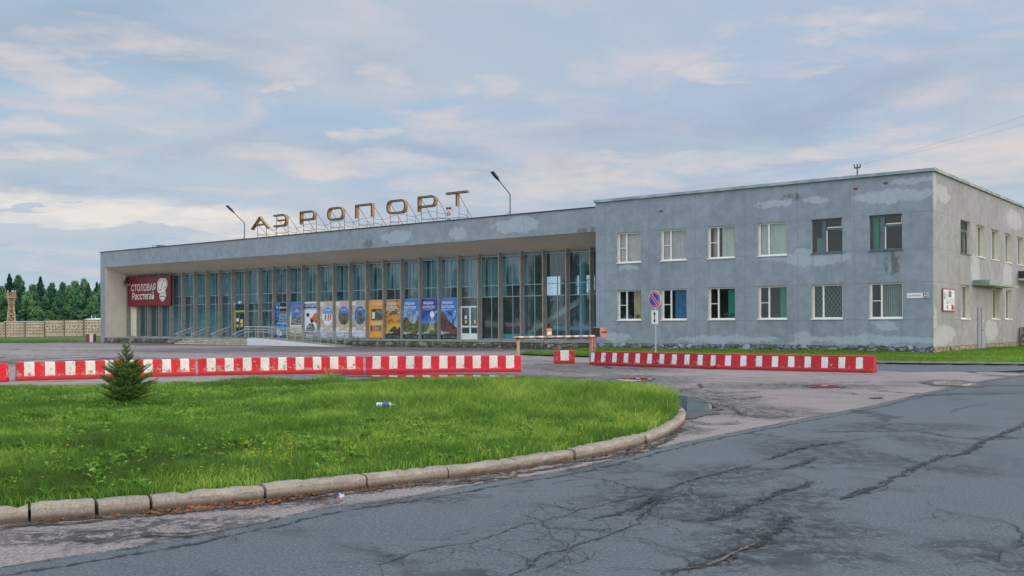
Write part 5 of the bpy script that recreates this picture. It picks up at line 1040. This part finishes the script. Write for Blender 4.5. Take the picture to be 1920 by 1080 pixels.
# ================================================================ BARRIERS
def barrier_mat(name,N,inset_,wear,redc,whitec):
    m,t=newmat(name); v=objc(t); X,Y,Z=t.xyz(v); n=t.noise(v,2.2,7,.7,.3); n2=t.noise(v,9,6,.7); wob=t.math('MULTIPLY',t.math('SUBTRACT',n2,.5),.05)
    info=t.node('ShaderNodeObjectInfo'); rnd=info.outputs['Random']
    nn=t.noise(t.vmath('ADD',v,t.comb(t.math('MULTIPLY',rnd,40.),0.,0.)),5.5,8,.70,.3)
    u=t.math('MULTIPLY',t.math('ADD',t.math('ADD',X,wob),2.6),N/5.2); fr=t.math('FRACT',t.math('MULTIPLY',u,.5))
    a,b=(.508,.992) if not inset_ else (.56,.94)
    wm=t.math('MULTIPLY',t.ramp(fr,a-.006,a+.006),t.ramp(fr,b+.006,b-.006)); zb=.12
    wm=t.math('MULTIPLY',wm,t.ramp(t.math('ADD',Z,wob),zb-.008,zb+.008))
    if inset_: wm=t.math('MULTIPLY',wm,t.ramp(t.math('ADD',Z,wob),.475,.465))
    cl=t.mix(wm,t.mix(t.ramp(n,.3,.7),redc,tuple(x*.75 for x in redc)),t.mix(t.ramp(n,.35,.75),whitec,tuple(x*.8 for x in whitec)))
    zw=t.math('MULTIPLY',t.ramp(Z,.42,.10),.095)
    ch=t.ramp(t.math('ADD',t.math('ADD',nn,zw),wear),.64,.655); cl=t.mix(t.math('MULTIPLY',ch,t.ramp(Z,.10,.14)),cl,t.mix(n2,lin(176,160,140),lin(130,116,100)))
    sp=t.ramp(t.noise(v,26,4,.7),.67,.70); cl=t.mix(t.math('MULTIPLY',sp,.75),cl,lin(120,104,92))
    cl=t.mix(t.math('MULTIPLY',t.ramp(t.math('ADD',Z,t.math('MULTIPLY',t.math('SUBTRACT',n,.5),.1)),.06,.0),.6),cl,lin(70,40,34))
    t.inp(t.b,'Base Color',cl); t.inp(t.b,'Roughness',.7); bump(t,t.math('ADD',n2,t.math('MULTIPLY',ch,-.6)),.5,.01); return m
RED_=lin(214,26,46); WHT=lin(226,222,208)
BM1=barrier_mat('striped_paint_worn',19,False,.035,RED_,WHT); BM2=barrier_mat('striped_paint_clean',19,False,-.02,lin(220,28,52),WHT); BM3=barrier_mat('inset_block_paint',19,True,-.03,lin(190,28,44),lin(214,222,222)); BM4=barrier_mat('inset_block_paint_worn',19,True,.0,lin(176,26,38),lin(210,218,218)); BMS=barrier_mat('small_block_paint',15,False,.02,lin(200,44,44),WHT)
PROF=[(-.27,0),(-.27,.075),(-.20,.115),(-.15,.50),(-.13,.52),(.13,.52),(.15,.50),(.20,.115),(.27,.075),(.27,0)]
def barrier(a,b,mat,lab_,grp='striped concrete barriers across the forecourt',h=1.):
    a=Vector((*a,0));b=Vector((*b,0)); mid=(a+b)/2; L_=(b-a).length; T_=MB(); n=24; d=(b-a).normalized(); mid=mid+Vector((-d.y,d.x,0))*.27
    rings=[]
    for i in range(n+1):
        x=-L_/2+L_*i/n; e=.02 if i in(0,n) else 0
        rings.append([(x,y*(1-e*2)+random.gauss(0,.0025),max(0,z*h-(e*.5 if z>.4 else 0)+(random.gauss(0,.002) if z>0 else 0))) for y,z in PROF])
    k=T_.mi(mat); m_=len(PROF)
    for R_ in rings: T_.v+=R_
    for i in range(n):
        for j in range(m_): T_.f.append((i*m_+j,(i+1)*m_+j,(i+1)*m_+(j+1)%m_,i*m_+(j+1)%m_)); T_.m.append(k)
    T_.f.append(tuple(reversed(range(m_)))); T_.m.append(k); T_.f.append(tuple(n*m_+j for j in range(m_))); T_.m.append(k)
    o=T_.build('concrete_barrier'); o.location=mid; o.rotation_euler=(0,0,math.atan2(d.y,d.x)); tag(o,lab_,'barrier',grp); return o
g2=lambda x,y:tuple(px(x,y)[:2])
barrier((-19.2,26.5),(-14.2,27.93),BM2,'red and white barrier cut off by the left edge of the photo')
barrier(g2(32,714),g2(368,704),BM1,'badly chipped red and white barrier behind the young spruce')
barrier(g2(371,704),g2(682,698.5),BM1,'chipped red and white barrier in the middle of the left row of three')
barrier(g2(685,698.5),g2(977,697),BM2,'bright red and white barrier left of the boom gate, at its rest post')
barrier(g2(1105,684),g2(1338,692),BM4,'dull red barrier with inset white blocks, before the no stopping sign')
barrier(g2(1341,692),g2(1636,699),BM3,'red barrier with inset white blocks at the right end of the whole line')
T_=empty('concrete_block',tuple((px(1041,681.5)+px(1077,681.5))/2+Vector((0,.25,0))),0,'short stubby red and white concrete block standing alone in the gateway','barrier'); mb=MB(); mb.prism([(-.43,0),(.4,0),(.40,.5),(-.40,.5)],'y',-.25,.3,BMS); o=bev(mb.build('block',T_),.02); mb=MB(); mb.path([(-.05,0,.49),(-.05,0,.56),(.05,0,.56),(.05,0,.49)],.012,RUST,6); mb.build('lifting_loop',T_)
# ================================================================ GATE, ROAD SIGN
BOOM,t=newmat('boom_paint'); v=objc(t); X,Y,Z=t.xyz(v); fr=t.math('FRACT',t.math('MULTIPLY',X,1.35)); t.inp(t.b,'Base Color',t.mix(t.ramp(t.noise(v,12,5,.7),.5,.62),t.mix(t.ramp(fr,.49,.51),lin(226,222,214),lin(196,146,124)),lin(190,160,136))); t.inp(t.b,'Roughness',.6)
PINKP=simple('faded_pink_paint',lin(190,140,120),.8,0,.35,4.,lin(150,110,90)); POSTR=simple('rusty_post',lin(186,128,92),.8,0,.4,5.,lin(196,170,150))
g0=px(970,697); pL=Vector((.20,33.3,0)); pR=Vector((3.12,38.7,0)); gd=(pR-pL); gl_=gd.length; ga=math.atan2(gd.y,gd.x)
T_=empty('boom_gate',tuple(pL),ga,'rusty red and white boom lowered across the gap between the concrete barriers','barrier gate')
mb=MB(); mb.tube((0,0,0),(0,0,1.07),.05,POSTR,8); mb.box(-.07,.07,-.06,.06,1.05,1.12,RUST); mb.build('rest_post',T_)
mb=MB(); mb.box(gl_-.16,gl_-.07,-.06,.06,0,1.02,PINKP); mb.box(gl_+.07,gl_+.16,-.06,.06,0,1.02,PINKP); mb.box(gl_-.07,gl_+.07,-.04,.04,.3,.36,PINKP); mb.box(gl_-.07,gl_+.07,-.04,.04,.7,.76,PINKP); mb.build('pivot_post',T_)
mb=MB(); mb.tube((-.3,0,1.13),(gl_+.9,0,1.08),.026,BOOM,8,.042); mb.build('boom',T_)
mb=MB(); mb.box(gl_+.25,gl_+1.0,-.22,.16,1.05,1.42,PINKP); mb.box(gl_+.22,gl_+.25,-.2,.14,1.08,1.4,BLACKM)
for k in range(6): mb.box(gl_+.4+k*.09,gl_+.46+k*.09,-.226,-.22,1.2+random.uniform(-.02,.02),1.25+random.uniform(0,.03),BLACKM)
mb.build('counterweight_box',T_)
mb=MB(); q=2.05; mb.box(q-.0,q+.42,-.05,-.038,1.12,1.42,PINKP); mb.box(q+.05,q+.37,-.056,-.05,1.3,1.38,flat('orange_band',220,160,50)); mb.box(q+.05,q+.37,-.056,-.05,1.18,1.29,PWHITE); o=mb.build('warning_plate',T_)
sp0=Vector((1.0,1.0,0)); sP=Vector(((1227-960)/F*37.2+.02,37.2,0)); T_=empty('road_sign',tuple(sP),math.radians(-52),'blue no stopping disc with red ring over a white double arrow plate on pole','road sign')
BLUE_=flat('sign_blue',30,70,170,.35); SRED=flat('sign_red',200,40,50,.35); SWH=flat('sign_white',232,232,226,.35)
mb=MB(); mb.tube((0,0.03,0),(0,0.03,2.75),.03,STEEL,8); mb.build('pole',T_)
mb=MB(); zc=2.47; R0=.32
mb.disc((0,zc),R0,R0,-.02,SWH,36,.016); mb.disc((0,zc),R0*.95,R0*.95,-.025,SRED,36,.004); mb.disc((0,zc),R0*.78,R0*.78,-.03,SWH,36,.004); mb.disc((0,zc),R0*.74,R0*.74,-.035,BLUE_,36,.004)
stroke(mb,[(-.2,zc+.2),(.2,zc-.2)],.115,-.0365,SWH); stroke(mb,[(-.2,zc+.2),(.2,zc-.2)],.085,-.038,SRED); mb.build('round_plate',T_)
mb=MB(); mb.box(-.16,.16,-.02,-.005,1.55,2.06,SWH); stroke(mb,[(0,1.66),(0,1.95)],.035,-.024,INK); mb.prism([(-.06,1.9),(.06,1.9),(0,2.02)],'y',-.028,-.0205,INK); mb.prism([(-.06,1.71),(0,1.59),(.06,1.71)],'y',-.028,-.0205,INK); mb.build('arrow_plate',T_)
# ================================================================ LITTER
LITB=simple('crushed_plastic',lin(190,214,226),.25,0,.3,20.,lin(236,240,242)); LBLUE=flat('blue_label',60,90,150)
p=px(722,767,.3); p.z=float(lawnz(np.array([p.x]),np.array([p.y]))[0])+.125
T_=empty('plastic_bottle',tuple(p),.15,'crushed clear plastic bottle lying in the middle of the lawn','litter'); mb=MB()
xs_=[(-.13,.035),(-.11,.045),(-.04,.038),(.0,.05),(.06,.045),(.09,.028),(.12,.014),(.14,.014)]
for (a,r1),(b,r2) in zip(xs_,xs_[1:]): mb.tube((a,random.uniform(-.006,.006),.0),(b,random.uniform(-.006,.006),.0),r1,LITB if not(-.05<a<.02) else LBLUE,9,r2)
mb.build('bottle',T_); mb=MB(); mb.tube((.14,0,0),(.16,0,0),.017,LBLUE,9); mb.build('cap',T_)
p=px(636,934,.02); T_=empty('crumpled_wrapper',tuple(p),0,'small crumpled white and blue wrapper by the kerb','litter'); mb=MB(); 
for _ in range(22):
    q=Vector((random.gauss(0,.016),random.gauss(0,.014),abs(random.gauss(.012,.012)))); d=Vector((random.gauss(0,1),random.gauss(0,1),random.gauss(0,1))).normalized()*.022; e=d.orthogonal().normalized()*.018; mb.face([q-d,q+e,q+d,q-e],random.choice([PWHITE,PWHITE,LBLUE,PRED]))
mb.build('wrapper',T_)
for (x,y) in ((790,905),(668,918)): pass
# ================================================================ YOUNG SPRUCE
NEEDLE=grassmat('spruce_needles',lin(42,66,34),lin(84,124,52),lin(156,182,90)); BARK=simple('bark',lin(96,78,58),.9,0,.3,12.)
sp=px(237,768,.15); sp.z=float(lawnz(np.array([sp.x]),np.array([sp.y]))[0]); T_=empty('spruce',tuple(sp),0,'knee high bushy young spruce standing on the left of the lawn','tree')
mb=MB(); mb.tube((0,0,0),(0,0,.6),.022,BARK,7,.012); mb.tube((0,0,.6),(.01,0,1.0),.012,BARK,6,.004)
def wdt(h): return float(np.interp(h,[0,.1,.3,.42,.52,.62,.8,.95],[.38,.43,.44,.40,.29,.18,.13,.07]))
SEG=[]; h=.05
while h<.97:
    nb=13 if h<.55 else (8 if h<.7 else 6)
    for k in range(nb):
        a=k*6.283/nb+h*9+random.uniform(-.35,.35); L_=wdt(h)*random.uniform(.68,1.12)*(1+.15*math.sin(a*2+1))+.015; up=.22+.95*h+random.uniform(-.1,.35); p0=Vector((0,0,h+random.uniform(-.02,.02))); d=Vector((math.cos(a),math.sin(a),up)).normalized(); q=p0+d*L_; q.z=max(q.z,.05)
        SEG.append((p0,q,h)); mb.tube(p0,q,.005,BARK,4,.002,False); ns=max(2,int(L_/.034))
        for i in range(1,ns+1):
            f_=i/(ns+.6); bp=p0.lerp(q,f_)
            for sg in (-1,1):
                sd_=Vector((-d.y,d.x,0))*sg; l2=((1-f_)*L_*.42+.05)*random.uniform(.7,1.2); dd=(d*.8+sd_*.7+Vector((0,0,random.uniform(-.05,.45)))).normalized(); SEG.append((bp,bp+dd*l2,h))
    h+=.055 if h<.6 else .085
mb.build('trunk',T_)
SEG.append((Vector((0,0,.75)),Vector((.01,0,1.06)),1.))
NV=[];NC=[]
for (a,b,h) in SEG:
    L_=(b-a).length; n=max(8,int(L_/.0030)); d=(b-a).normalized(); o1=d.orthogonal().normalized(); o2=d.cross(o1); cb=.0+.4*random.random()
    for i in range(n):
        f_=(i+random.random())/n; p=a.lerp(b,f_); th=random.uniform(0,6.283); rd=o1*math.cos(th)+o2*math.sin(th); dr=(rd+d*.75).normalized(); ln=random.uniform(.013,.021); s_=dr.cross(rd).normalized()*.0016 if dr.cross(rd).length>1e-4 else o1*.0016
        s_=d.cross(rd).normalized()*.0026
        NV+= [p-s_,p+s_,p+dr*ln]; NC.append(max(0,min(1,cb+.55*f_*f_+random.uniform(-.08,.08))))
NVa=np.array([tuple(q) for q in NV]); o=npmesh('foliage',NVa,[np.arange(len(NVa)).reshape(-1,3)],[NEEDLE],attrs={'col':np.repeat(NC,3)},parent=T_)
# ================================================================ FAR LEFT: FENCE, TOWER, AIRCRAFT, TREES
m,t=newmat('fence_concrete'); v=objc(t); X,Y,Z=t.xyz(v); n=t.noise(t.vmath('MULTIPLY',v,(1,1,.5)),.8,7,.7); n2=t.noise(v,5,6,.7); cl=t.mix(t.ramp(n,.35,.65),lin(204,192,172),lin(178,164,144)); cl=t.mix(t.math('MULTIPLY',t.ramp(n2,.5,.68),.7),cl,lin(132,98,76)); cl=t.mix(t.math('MULTIPLY',t.ramp(t.math('ADD',Z,t.math('MULTIPLY',t.math('SUBTRACT',n,.5),1.2)),2.1,2.4),.8),cl,lin(104,88,76)); t.inp(t.b,'Base Color',cl); t.inp(t.b,'Roughness',.92); FEN=m
FDK=simple('fence_relief_shade',lin(150,122,98),.95,0,.35,1.5)  # shade painted into the lower facets of the relief diamonds
FDARK=simple('fence_post_dark',lin(120,104,90),.9,0,.3,3.); GRAF=flat('faded_graffiti',214,206,184,.9)
YF=146.; T_=empty('concrete_fence',(-68,YF,0),0,'stained beige concrete panel fence with diamond relief and faded graffiti','fence')
PWD=2.87; x0=(-.0-960)/F*YF-PWD*3+.9; 
fp=MB(); fp.box(0,PWD-.16,.0,.12,-.1,2.2,FEN); nx,nz=6,4
for i in range(nx):
    for j in range(nz):
        cx1=(PWD-.16)*(i+.5)/nx; cz=.3+1.75*(j+.5)/nz; r=.17; hz=.17
        A_=(cx1-r,-.001,cz);B2=(cx1,-.001,cz-hz);C_=(cx1+r,-.001,cz);D_=(cx1,-.001,cz+hz);E_=(cx1,-.13,cz+.04)
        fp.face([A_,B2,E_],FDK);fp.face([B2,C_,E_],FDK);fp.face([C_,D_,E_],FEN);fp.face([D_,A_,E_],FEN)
first=None;k=0;x=x0
while x<(188-960)/F*YF+10:
    if first is None: first=fp.build('fence_panel',T_); o=first
    else: o=first.copy(); scene.collection.objects.link(o); o.parent=T_
    up=.25 if x>-74.2+4 -.8 else .0
    o.location=(x+68,0,up+.02*math.sin(k*2.1)); 
    pp=MB(); pp.box(0,.16,-.06,.2,-.1,2.28,FDARK); pp.box(-PWD+.17,-.0,-.05,.17,2.2,2.27,FDARK); q=pp.build('fence_post',T_); q.location=(x+68+PWD-.16,0,up); x+=PWD;k+=1
for (s_,xx) in (('СЕЛЬ',86),('КОЗ',125),('КОЗ',165)):
    X_=(xx-960)/F*YF; gm=MB(); text_faces(gm,s_,X_+68,1.1,2.3,.85,-.16,GRAF,.0); gm.build('graffiti',T_)
RTW=simple('tower_rust_red',lin(150,112,100),.8,0,.4,.8,lin(190,168,150)); WTW=simple('tower_cream',lin(206,190,160),.8,0,.3,.8,lin(160,120,100))
YT=176.; xt=(21.5-960)/F*YT; T_=empty('lattice_tower',(xt,YT,0),.3,'red and white lattice tower with a railed platform rising behind the fence','tower'); mb=MB()
zs=[0,1.2,2.3,3.3,4.2,5.0,5.7,6.3,6.9]; wf=lambda z:.80-.42*min(1,z/5.2) if z<5.2 else .38+.06*(z-5.2)
for z0,z1 in zip(zs,zs[1:]):
    mm=WTW if 2.<z0<4.6 else RTW; w0,w1=wf(z0),wf(z1); c0=[(-w0,-w0,z0),(w0,-w0,z0),(w0,w0,z0),(-w0,w0,z0)]; c1=[(-w1,-w1,z1),(w1,-w1,z1),(w1,w1,z1),(-w1,w1,z1)]
    for i in range(4): j=(i+1)%4; mb.tube(c0[i],c1[i],.07,mm,5); mb.tube(c0[i],c1[j],.045,mm,4); mb.tube(c0[j],c1[i],.045,mm,4); mb.tube(c1[i],c1[j],.045,mm,4)
mb.build('lattice',T_); mb=MB(); mb.box(-.72,.72,-.72,.72,6.6,6.72,RTW)
for i in range(5):
    for s_ in(-.7,.7): mb.tube((-.7+.35*i,s_,6.7),(-.7+.35*i,s_,7.5),.035,RTW,4); mb.tube((s_,-.7+.35*i,6.7),(s_,-.7+.35*i,7.5),.035,RTW,4)
for z in(7.1,7.5):
    for s_ in(-.7,.7): mb.tube((-.7,s_,z),(.7,s_,z),.035,RTW,4); mb.tube((s_,-.7,z),(s_,.7,z),.035,RTW,4)
for s_ in ((-.5,-.3),(.1,.2),(.45,-.4),(.6,.5)): mb.tube((*s_,6.7),(*s_,7.9),.04,WTW,5); mb.sphere((*s_,7.8),.12,WHITEP,8)
for s_ in ((.72,.3),(-.72,-.72)): mb.tube((s_[0],s_[1],6.7),(s_[0],s_[1],8.2),.025,DARKM,4)
for i,(sx,sy) in enumerate(((-1,-1),(1,-1),(1,1),(-1,1))): mb.tube((sx*.4,sy*.4,5.9),(sx*.7,sy*.7,6.6),.05,RTW,4)
mb.build('platform',T_)
AIR=simple('aircraft_white',lin(216,222,228),.4,0,.1,.5)
YA=158.; T_=empty('parked_aircraft',((165-960)/F*YA+1.5,YA,0),0,'white rounded aircraft body showing just above the fence beside the terminal','aircraft'); mb=MB(); prof=[(-3.9,.1),(-3.6,.35),(-3.0,.65),(-1.6,.92),(1.,1.0),(5.,1.0),(9,.9)]
for (a,r1),(b,r2) in zip(prof,prof[1:]): mb.tube((a,0,1.85+(1-r1)*-.3),(b,0,1.85+(1-r2)*-.3),r1,AIR,20,r2,False)
mb.build('fuselage',T_,smooth=True); mb=MB(); mb.tube((-.9,0,2.7),(-.9,0,3.25),.05,AIR,6); mb.tube((-.3,0,2.7),(-.3,0,3.1),.05,AIR,6); mb.build('aerial',T_)
mb=MB(); mb.box(-2.5,-2.4,-.1,.1,0,1.1,DARKM); mb.tube((-2.45,-.12,.3),(-2.45,.12,.3),.3,BLACKM,12); mb.tube((3,-1.2,.4),(3,1.2,.4),.4,BLACKM,12); mb.box(2.9,3.1,-1,1,.3,1.2,DARKM); mb.build('landing_gear',T_)
T_=empty('white_trailer',((24-960)/F*YA,YA+4,0),0,'flat white trailer roof just showing over the fence near the lattice tower','trailer'); mb=MB(); mb.box(-2.8,2.8,-1.2,1.2,.7,2.28,AIR); mb.box(-2.86,2.86,-1.25,1.25,2.28,2.4,AIR); bev(mb.build('body',T_),.08)
for q in(-1.8,1.8): mb=MB(); mb.tube((q,-1.25,.4),(q,-1.0,.4),.4,BLACKM,14); mb.tube((q,1.25,.4),(q,1.0,.4),.4,BLACKM,14); mb.build('wheel',T_)
# red/white post and drum by the hall corner
q=px(182,641); T_=empty('bollard',(q.x-.1,q.y-1.2,0),0,'short red and white post at the far left corner of the terminal','bollard'); mb=MB(); mb.box(-.45,-.05,-.2,.2,0,.78,flat('faded_red',150,70,60,.8)); mb.box(-.05,.3,-.2,.2,0,.78,WHITEP); mb.box(.3,.42,-.2,.2,0,.78,flat('faded_red2',130,60,54,.8)); bev(mb.build('post',T_),.02)
T_=bthing('concrete_planter',-62.4,-1.0,0,'round mossy concrete tub at the left end of the entrance steps','planter'); mb=MB(); mb.tube((0,0,0),(0,0,.1),.3,CONC,14,.42); mb.tube((0,0,.1),(0,0,.42),.42,CONC,14,.5); mb.build('tub',T_)
# ---- trees
def crown_mat(name,a,b,cc):
    m=bpy.data.materials.new(name); m.use_nodes=True; t=NT(m.node_tree); t.n.clear(); MATS[name]=m
    o=t.node('ShaderNodeOutputMaterial'); at=t.node('ShaderNodeAttribute',attribute_name='col').outputs['Fac']; inf=t.node('ShaderNodeObjectInfo').outputs['Random']
    f=t.math('ADD',at,t.math('MULTIPLY',t.math('SUBTRACT',inf,.5),.5),clamp=True); cl=t.mix(t.ramp(f,.1,.55,False),a,b); cl=t.mix(t.ramp(f,.55,1.,False),cl,cc)
    d=t.node('ShaderNodeBsdfDiffuse'); t.inp(d,0,cl); tr=t.node('ShaderNodeBsdfTranslucent'); t.inp(tr,0,cl); m1=t.node('ShaderNodeMixShader'); t.inp(m1,0,.42); t.l.new(d.outputs[0],m1.inputs[1]); t.l.new(tr.outputs[0],m1.inputs[2]); t.l.new(m1.outputs[0],o.inputs[0]); return m
CM1=crown_mat('birch_leaves',lin(66,112,96),lin(104,150,112),lin(146,178,128)); CM2=crown_mat('spruce_crown',lin(54,96,88),lin(80,124,104),lin(112,148,116))  # leaf colours pushed blue-green in place of distance haze
def leafcloud(P_,size,col):
    n=len(P_); d=RNG.normal(size=(n,3)); d/=np.linalg.norm(d,axis=1,keepdims=True); e=np.cross(d,RNG.normal(size=(n,3))); e/=np.linalg.norm(e,axis=1,keepdims=True); s_=size*(.6+.8*RNG.random((n,1)))
    V=np.stack([P_-d*s_,P_+e*s_*.55,P_+d*s_,P_-e*s_*.55],1).reshape(-1,3); return V,np.repeat(col,4)
def make_crown(kind,H,R,N,seed):
    global RNG
    if kind=='dec':
        nc=130; h=H*(.16+.80*RNG.random(nc)); fr=np.clip((h/H-.16)/.80,0,1); rr=R*np.clip(1-fr**4.,.06,1)*(.7+.5*RNG.random(nc)); a=RNG.random(nc)*6.283; r_=rr*np.sqrt(RNG.random(nc))*.75
        C_=np.stack([r_*np.cos(a),r_*np.sin(a),h],1); cr=R*(.11+.15*RNG.random(nc)); cc=.2+.6*RNG.random(nc)
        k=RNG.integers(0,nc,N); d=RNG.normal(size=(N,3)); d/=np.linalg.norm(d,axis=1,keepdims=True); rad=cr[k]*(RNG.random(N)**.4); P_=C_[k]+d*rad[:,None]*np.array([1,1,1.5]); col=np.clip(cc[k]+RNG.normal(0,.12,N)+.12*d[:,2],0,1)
    else:
        h=H*(.10+.90*RNG.random(N)**1.25); h=np.minimum(h,H*.995); lay=np.round(h/H*22)/22*H; r_=R*np.clip(1-h/H,0.01,1)**.9*(.1+.9*RNG.random(N)**.7)*(.85+.25*np.sin(lay*11.)); a=RNG.random(N)*6.283; lob=(1+.35*np.sin(4*a+lay*2.7)+.2*np.sin(9*a-lay*5))*(.7+.6*((np.sin(lay*37.7)*999)%1))
        P_=np.stack([r_*lob*np.cos(a),r_*lob*np.sin(a),h-r_*.22+.0*h],1); col=np.clip(.4+RNG.normal(0,.18,N),0,1)
    return P_,col
PROTO=[]
for i,(kd,H_,R_,N_) in enumerate((('dec',12.5,3.4,12000),('dec',11.,3.0,10000),('dec',13.5,2.8,11000),('spr',14.,3.1,9000),('spr',12.,2.8,8000))):
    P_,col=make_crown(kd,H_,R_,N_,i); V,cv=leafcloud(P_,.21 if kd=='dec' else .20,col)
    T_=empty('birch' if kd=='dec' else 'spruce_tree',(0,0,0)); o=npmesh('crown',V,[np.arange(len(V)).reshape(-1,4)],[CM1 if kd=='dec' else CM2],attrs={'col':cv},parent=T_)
    mb=MB(); tm=simple('birch_bark' if kd=='dec' else 'spruce_bark',lin(170,166,150) if kd=='dec' else lin(90,74,60),.9,0,.4,1.5)
    mb.tube((0,0,-.2),(.1,0,H_*.5),.17,tm,7,.11); mb.tube((.1,0,H_*.5),(0,0,H_*.93),.11,tm,6,.03)
    if kd=='dec':
        for _ in range(7): a=random.uniform(0,6.28); z=random.uniform(.3,.7)*H_; mb.tube((.05,0,z),(math.cos(a)*R_*.6,math.sin(a)*R_*.6,z+1.6),.06,tm,5,.02)
    mb.build('trunk',T_); PROTO.append(T_)
YT0=232.
row=[(-12,0,512,2),(4,1,535,0),(18,0,510,3),(35,0,514,2),(30,2,560,1),(52,2,545,1),(62,1,532,0),(76,0,516,4),(84,2,555,2),(98,1,529,2),(112,2,548,1),(118,0,528,0),(130,1,533,2),(140,0,526,0),(148,2,541,1),(158,0,521,2),(166,1,528,3),(174,2,545,1),(182,0,527,4),(192,1,530,0),(205,0,528,1),(220,1,524,2),(-30,1,522,2),(-48,0,530,0),(10,3,575,1),(45,3,578,2),(70,3,572,1),(92,3,580,0),(122,3,572,2),(145,3,576,1),(170,3,570,0),(196,3,575,2),(-20,3,575,1)]
used=[False]*5
words=['tall','slim','broad','low','leaning']
for n_,(x,r_,yt,k) in enumerate(row):
    Y=YT0+[16,8,0,-14][r_]; pr=PROTO[k]; T_=pr if not used[k] else copy_tree(pr); used[k]=True; H_=[12.5,11.,13.5,14.,12.][k]; ht=(609-yt)/F*Y+EYE
    T_.location=((x-960)/F*Y,Y,0); s_=ht/H_; T_.scale=(max(s_,.85)*random.uniform(.9,1.15),)*2+(s_,); T_.rotation_euler=(0,0,random.uniform(0,6.28))
    kindw=['broad round birch','small round birch','slim tall birch','tall pointed dark spruce','low pointed dark spruce'][k]
    rw=['rear row','second row','middle row','front edge'][r_]
    if x<5: where='left of the lattice tower'
    elif x<40: where='right behind the lattice tower'
    else: where=f'beyond fence, {["first","second","third","fourth","fifth","sixth","seventh","eighth"][min(7,int((x-40)/20))]} strip right of tower'
    tag(T_,f'{kindw}, {rw}, {where}','tree','trees of the wood beyond the fence')
# the wood carries on around the airfield, out of the picture to the left (seen only mirrored in the glazing)
VV=[];CV=[];off=0
arc=[(-135,225),(-150,205),(-165,180),(-172,150),(-175,120),(-175,90),(-172,60),(-168,30),(-160,0),(-150,-30)]
for (ax,ay),(bx,by) in zip(arc,arc[1:]):
    for i in range(6):
        f_=i/6; X_=ax+(bx-ax)*f_+random.uniform(-3,3); Y_=ay+(by-ay)*f_+random.uniform(-3,3); kd=random.choice(['dec','dec','spr']); H_=random.uniform(13,19); P_,col=make_crown(kd,H_,4.2,700,0); V,cv=leafcloud(P_,.8,col); VV.append(V+np.array([X_,Y_,0])); CV.append(cv)
V=np.concatenate(VV); o=npmesh('forest',V,[np.arange(len(V)).reshape(-1,4)],[CM1],attrs={'col':np.concatenate(CV)}); tag(o,'mixed wood continuing round the left side of the airfield','wood',kind='stuff')
for T_ in PROTO:
    if not T_.get('label'): tag(T_,'dark tree at the far left of the wood','tree')
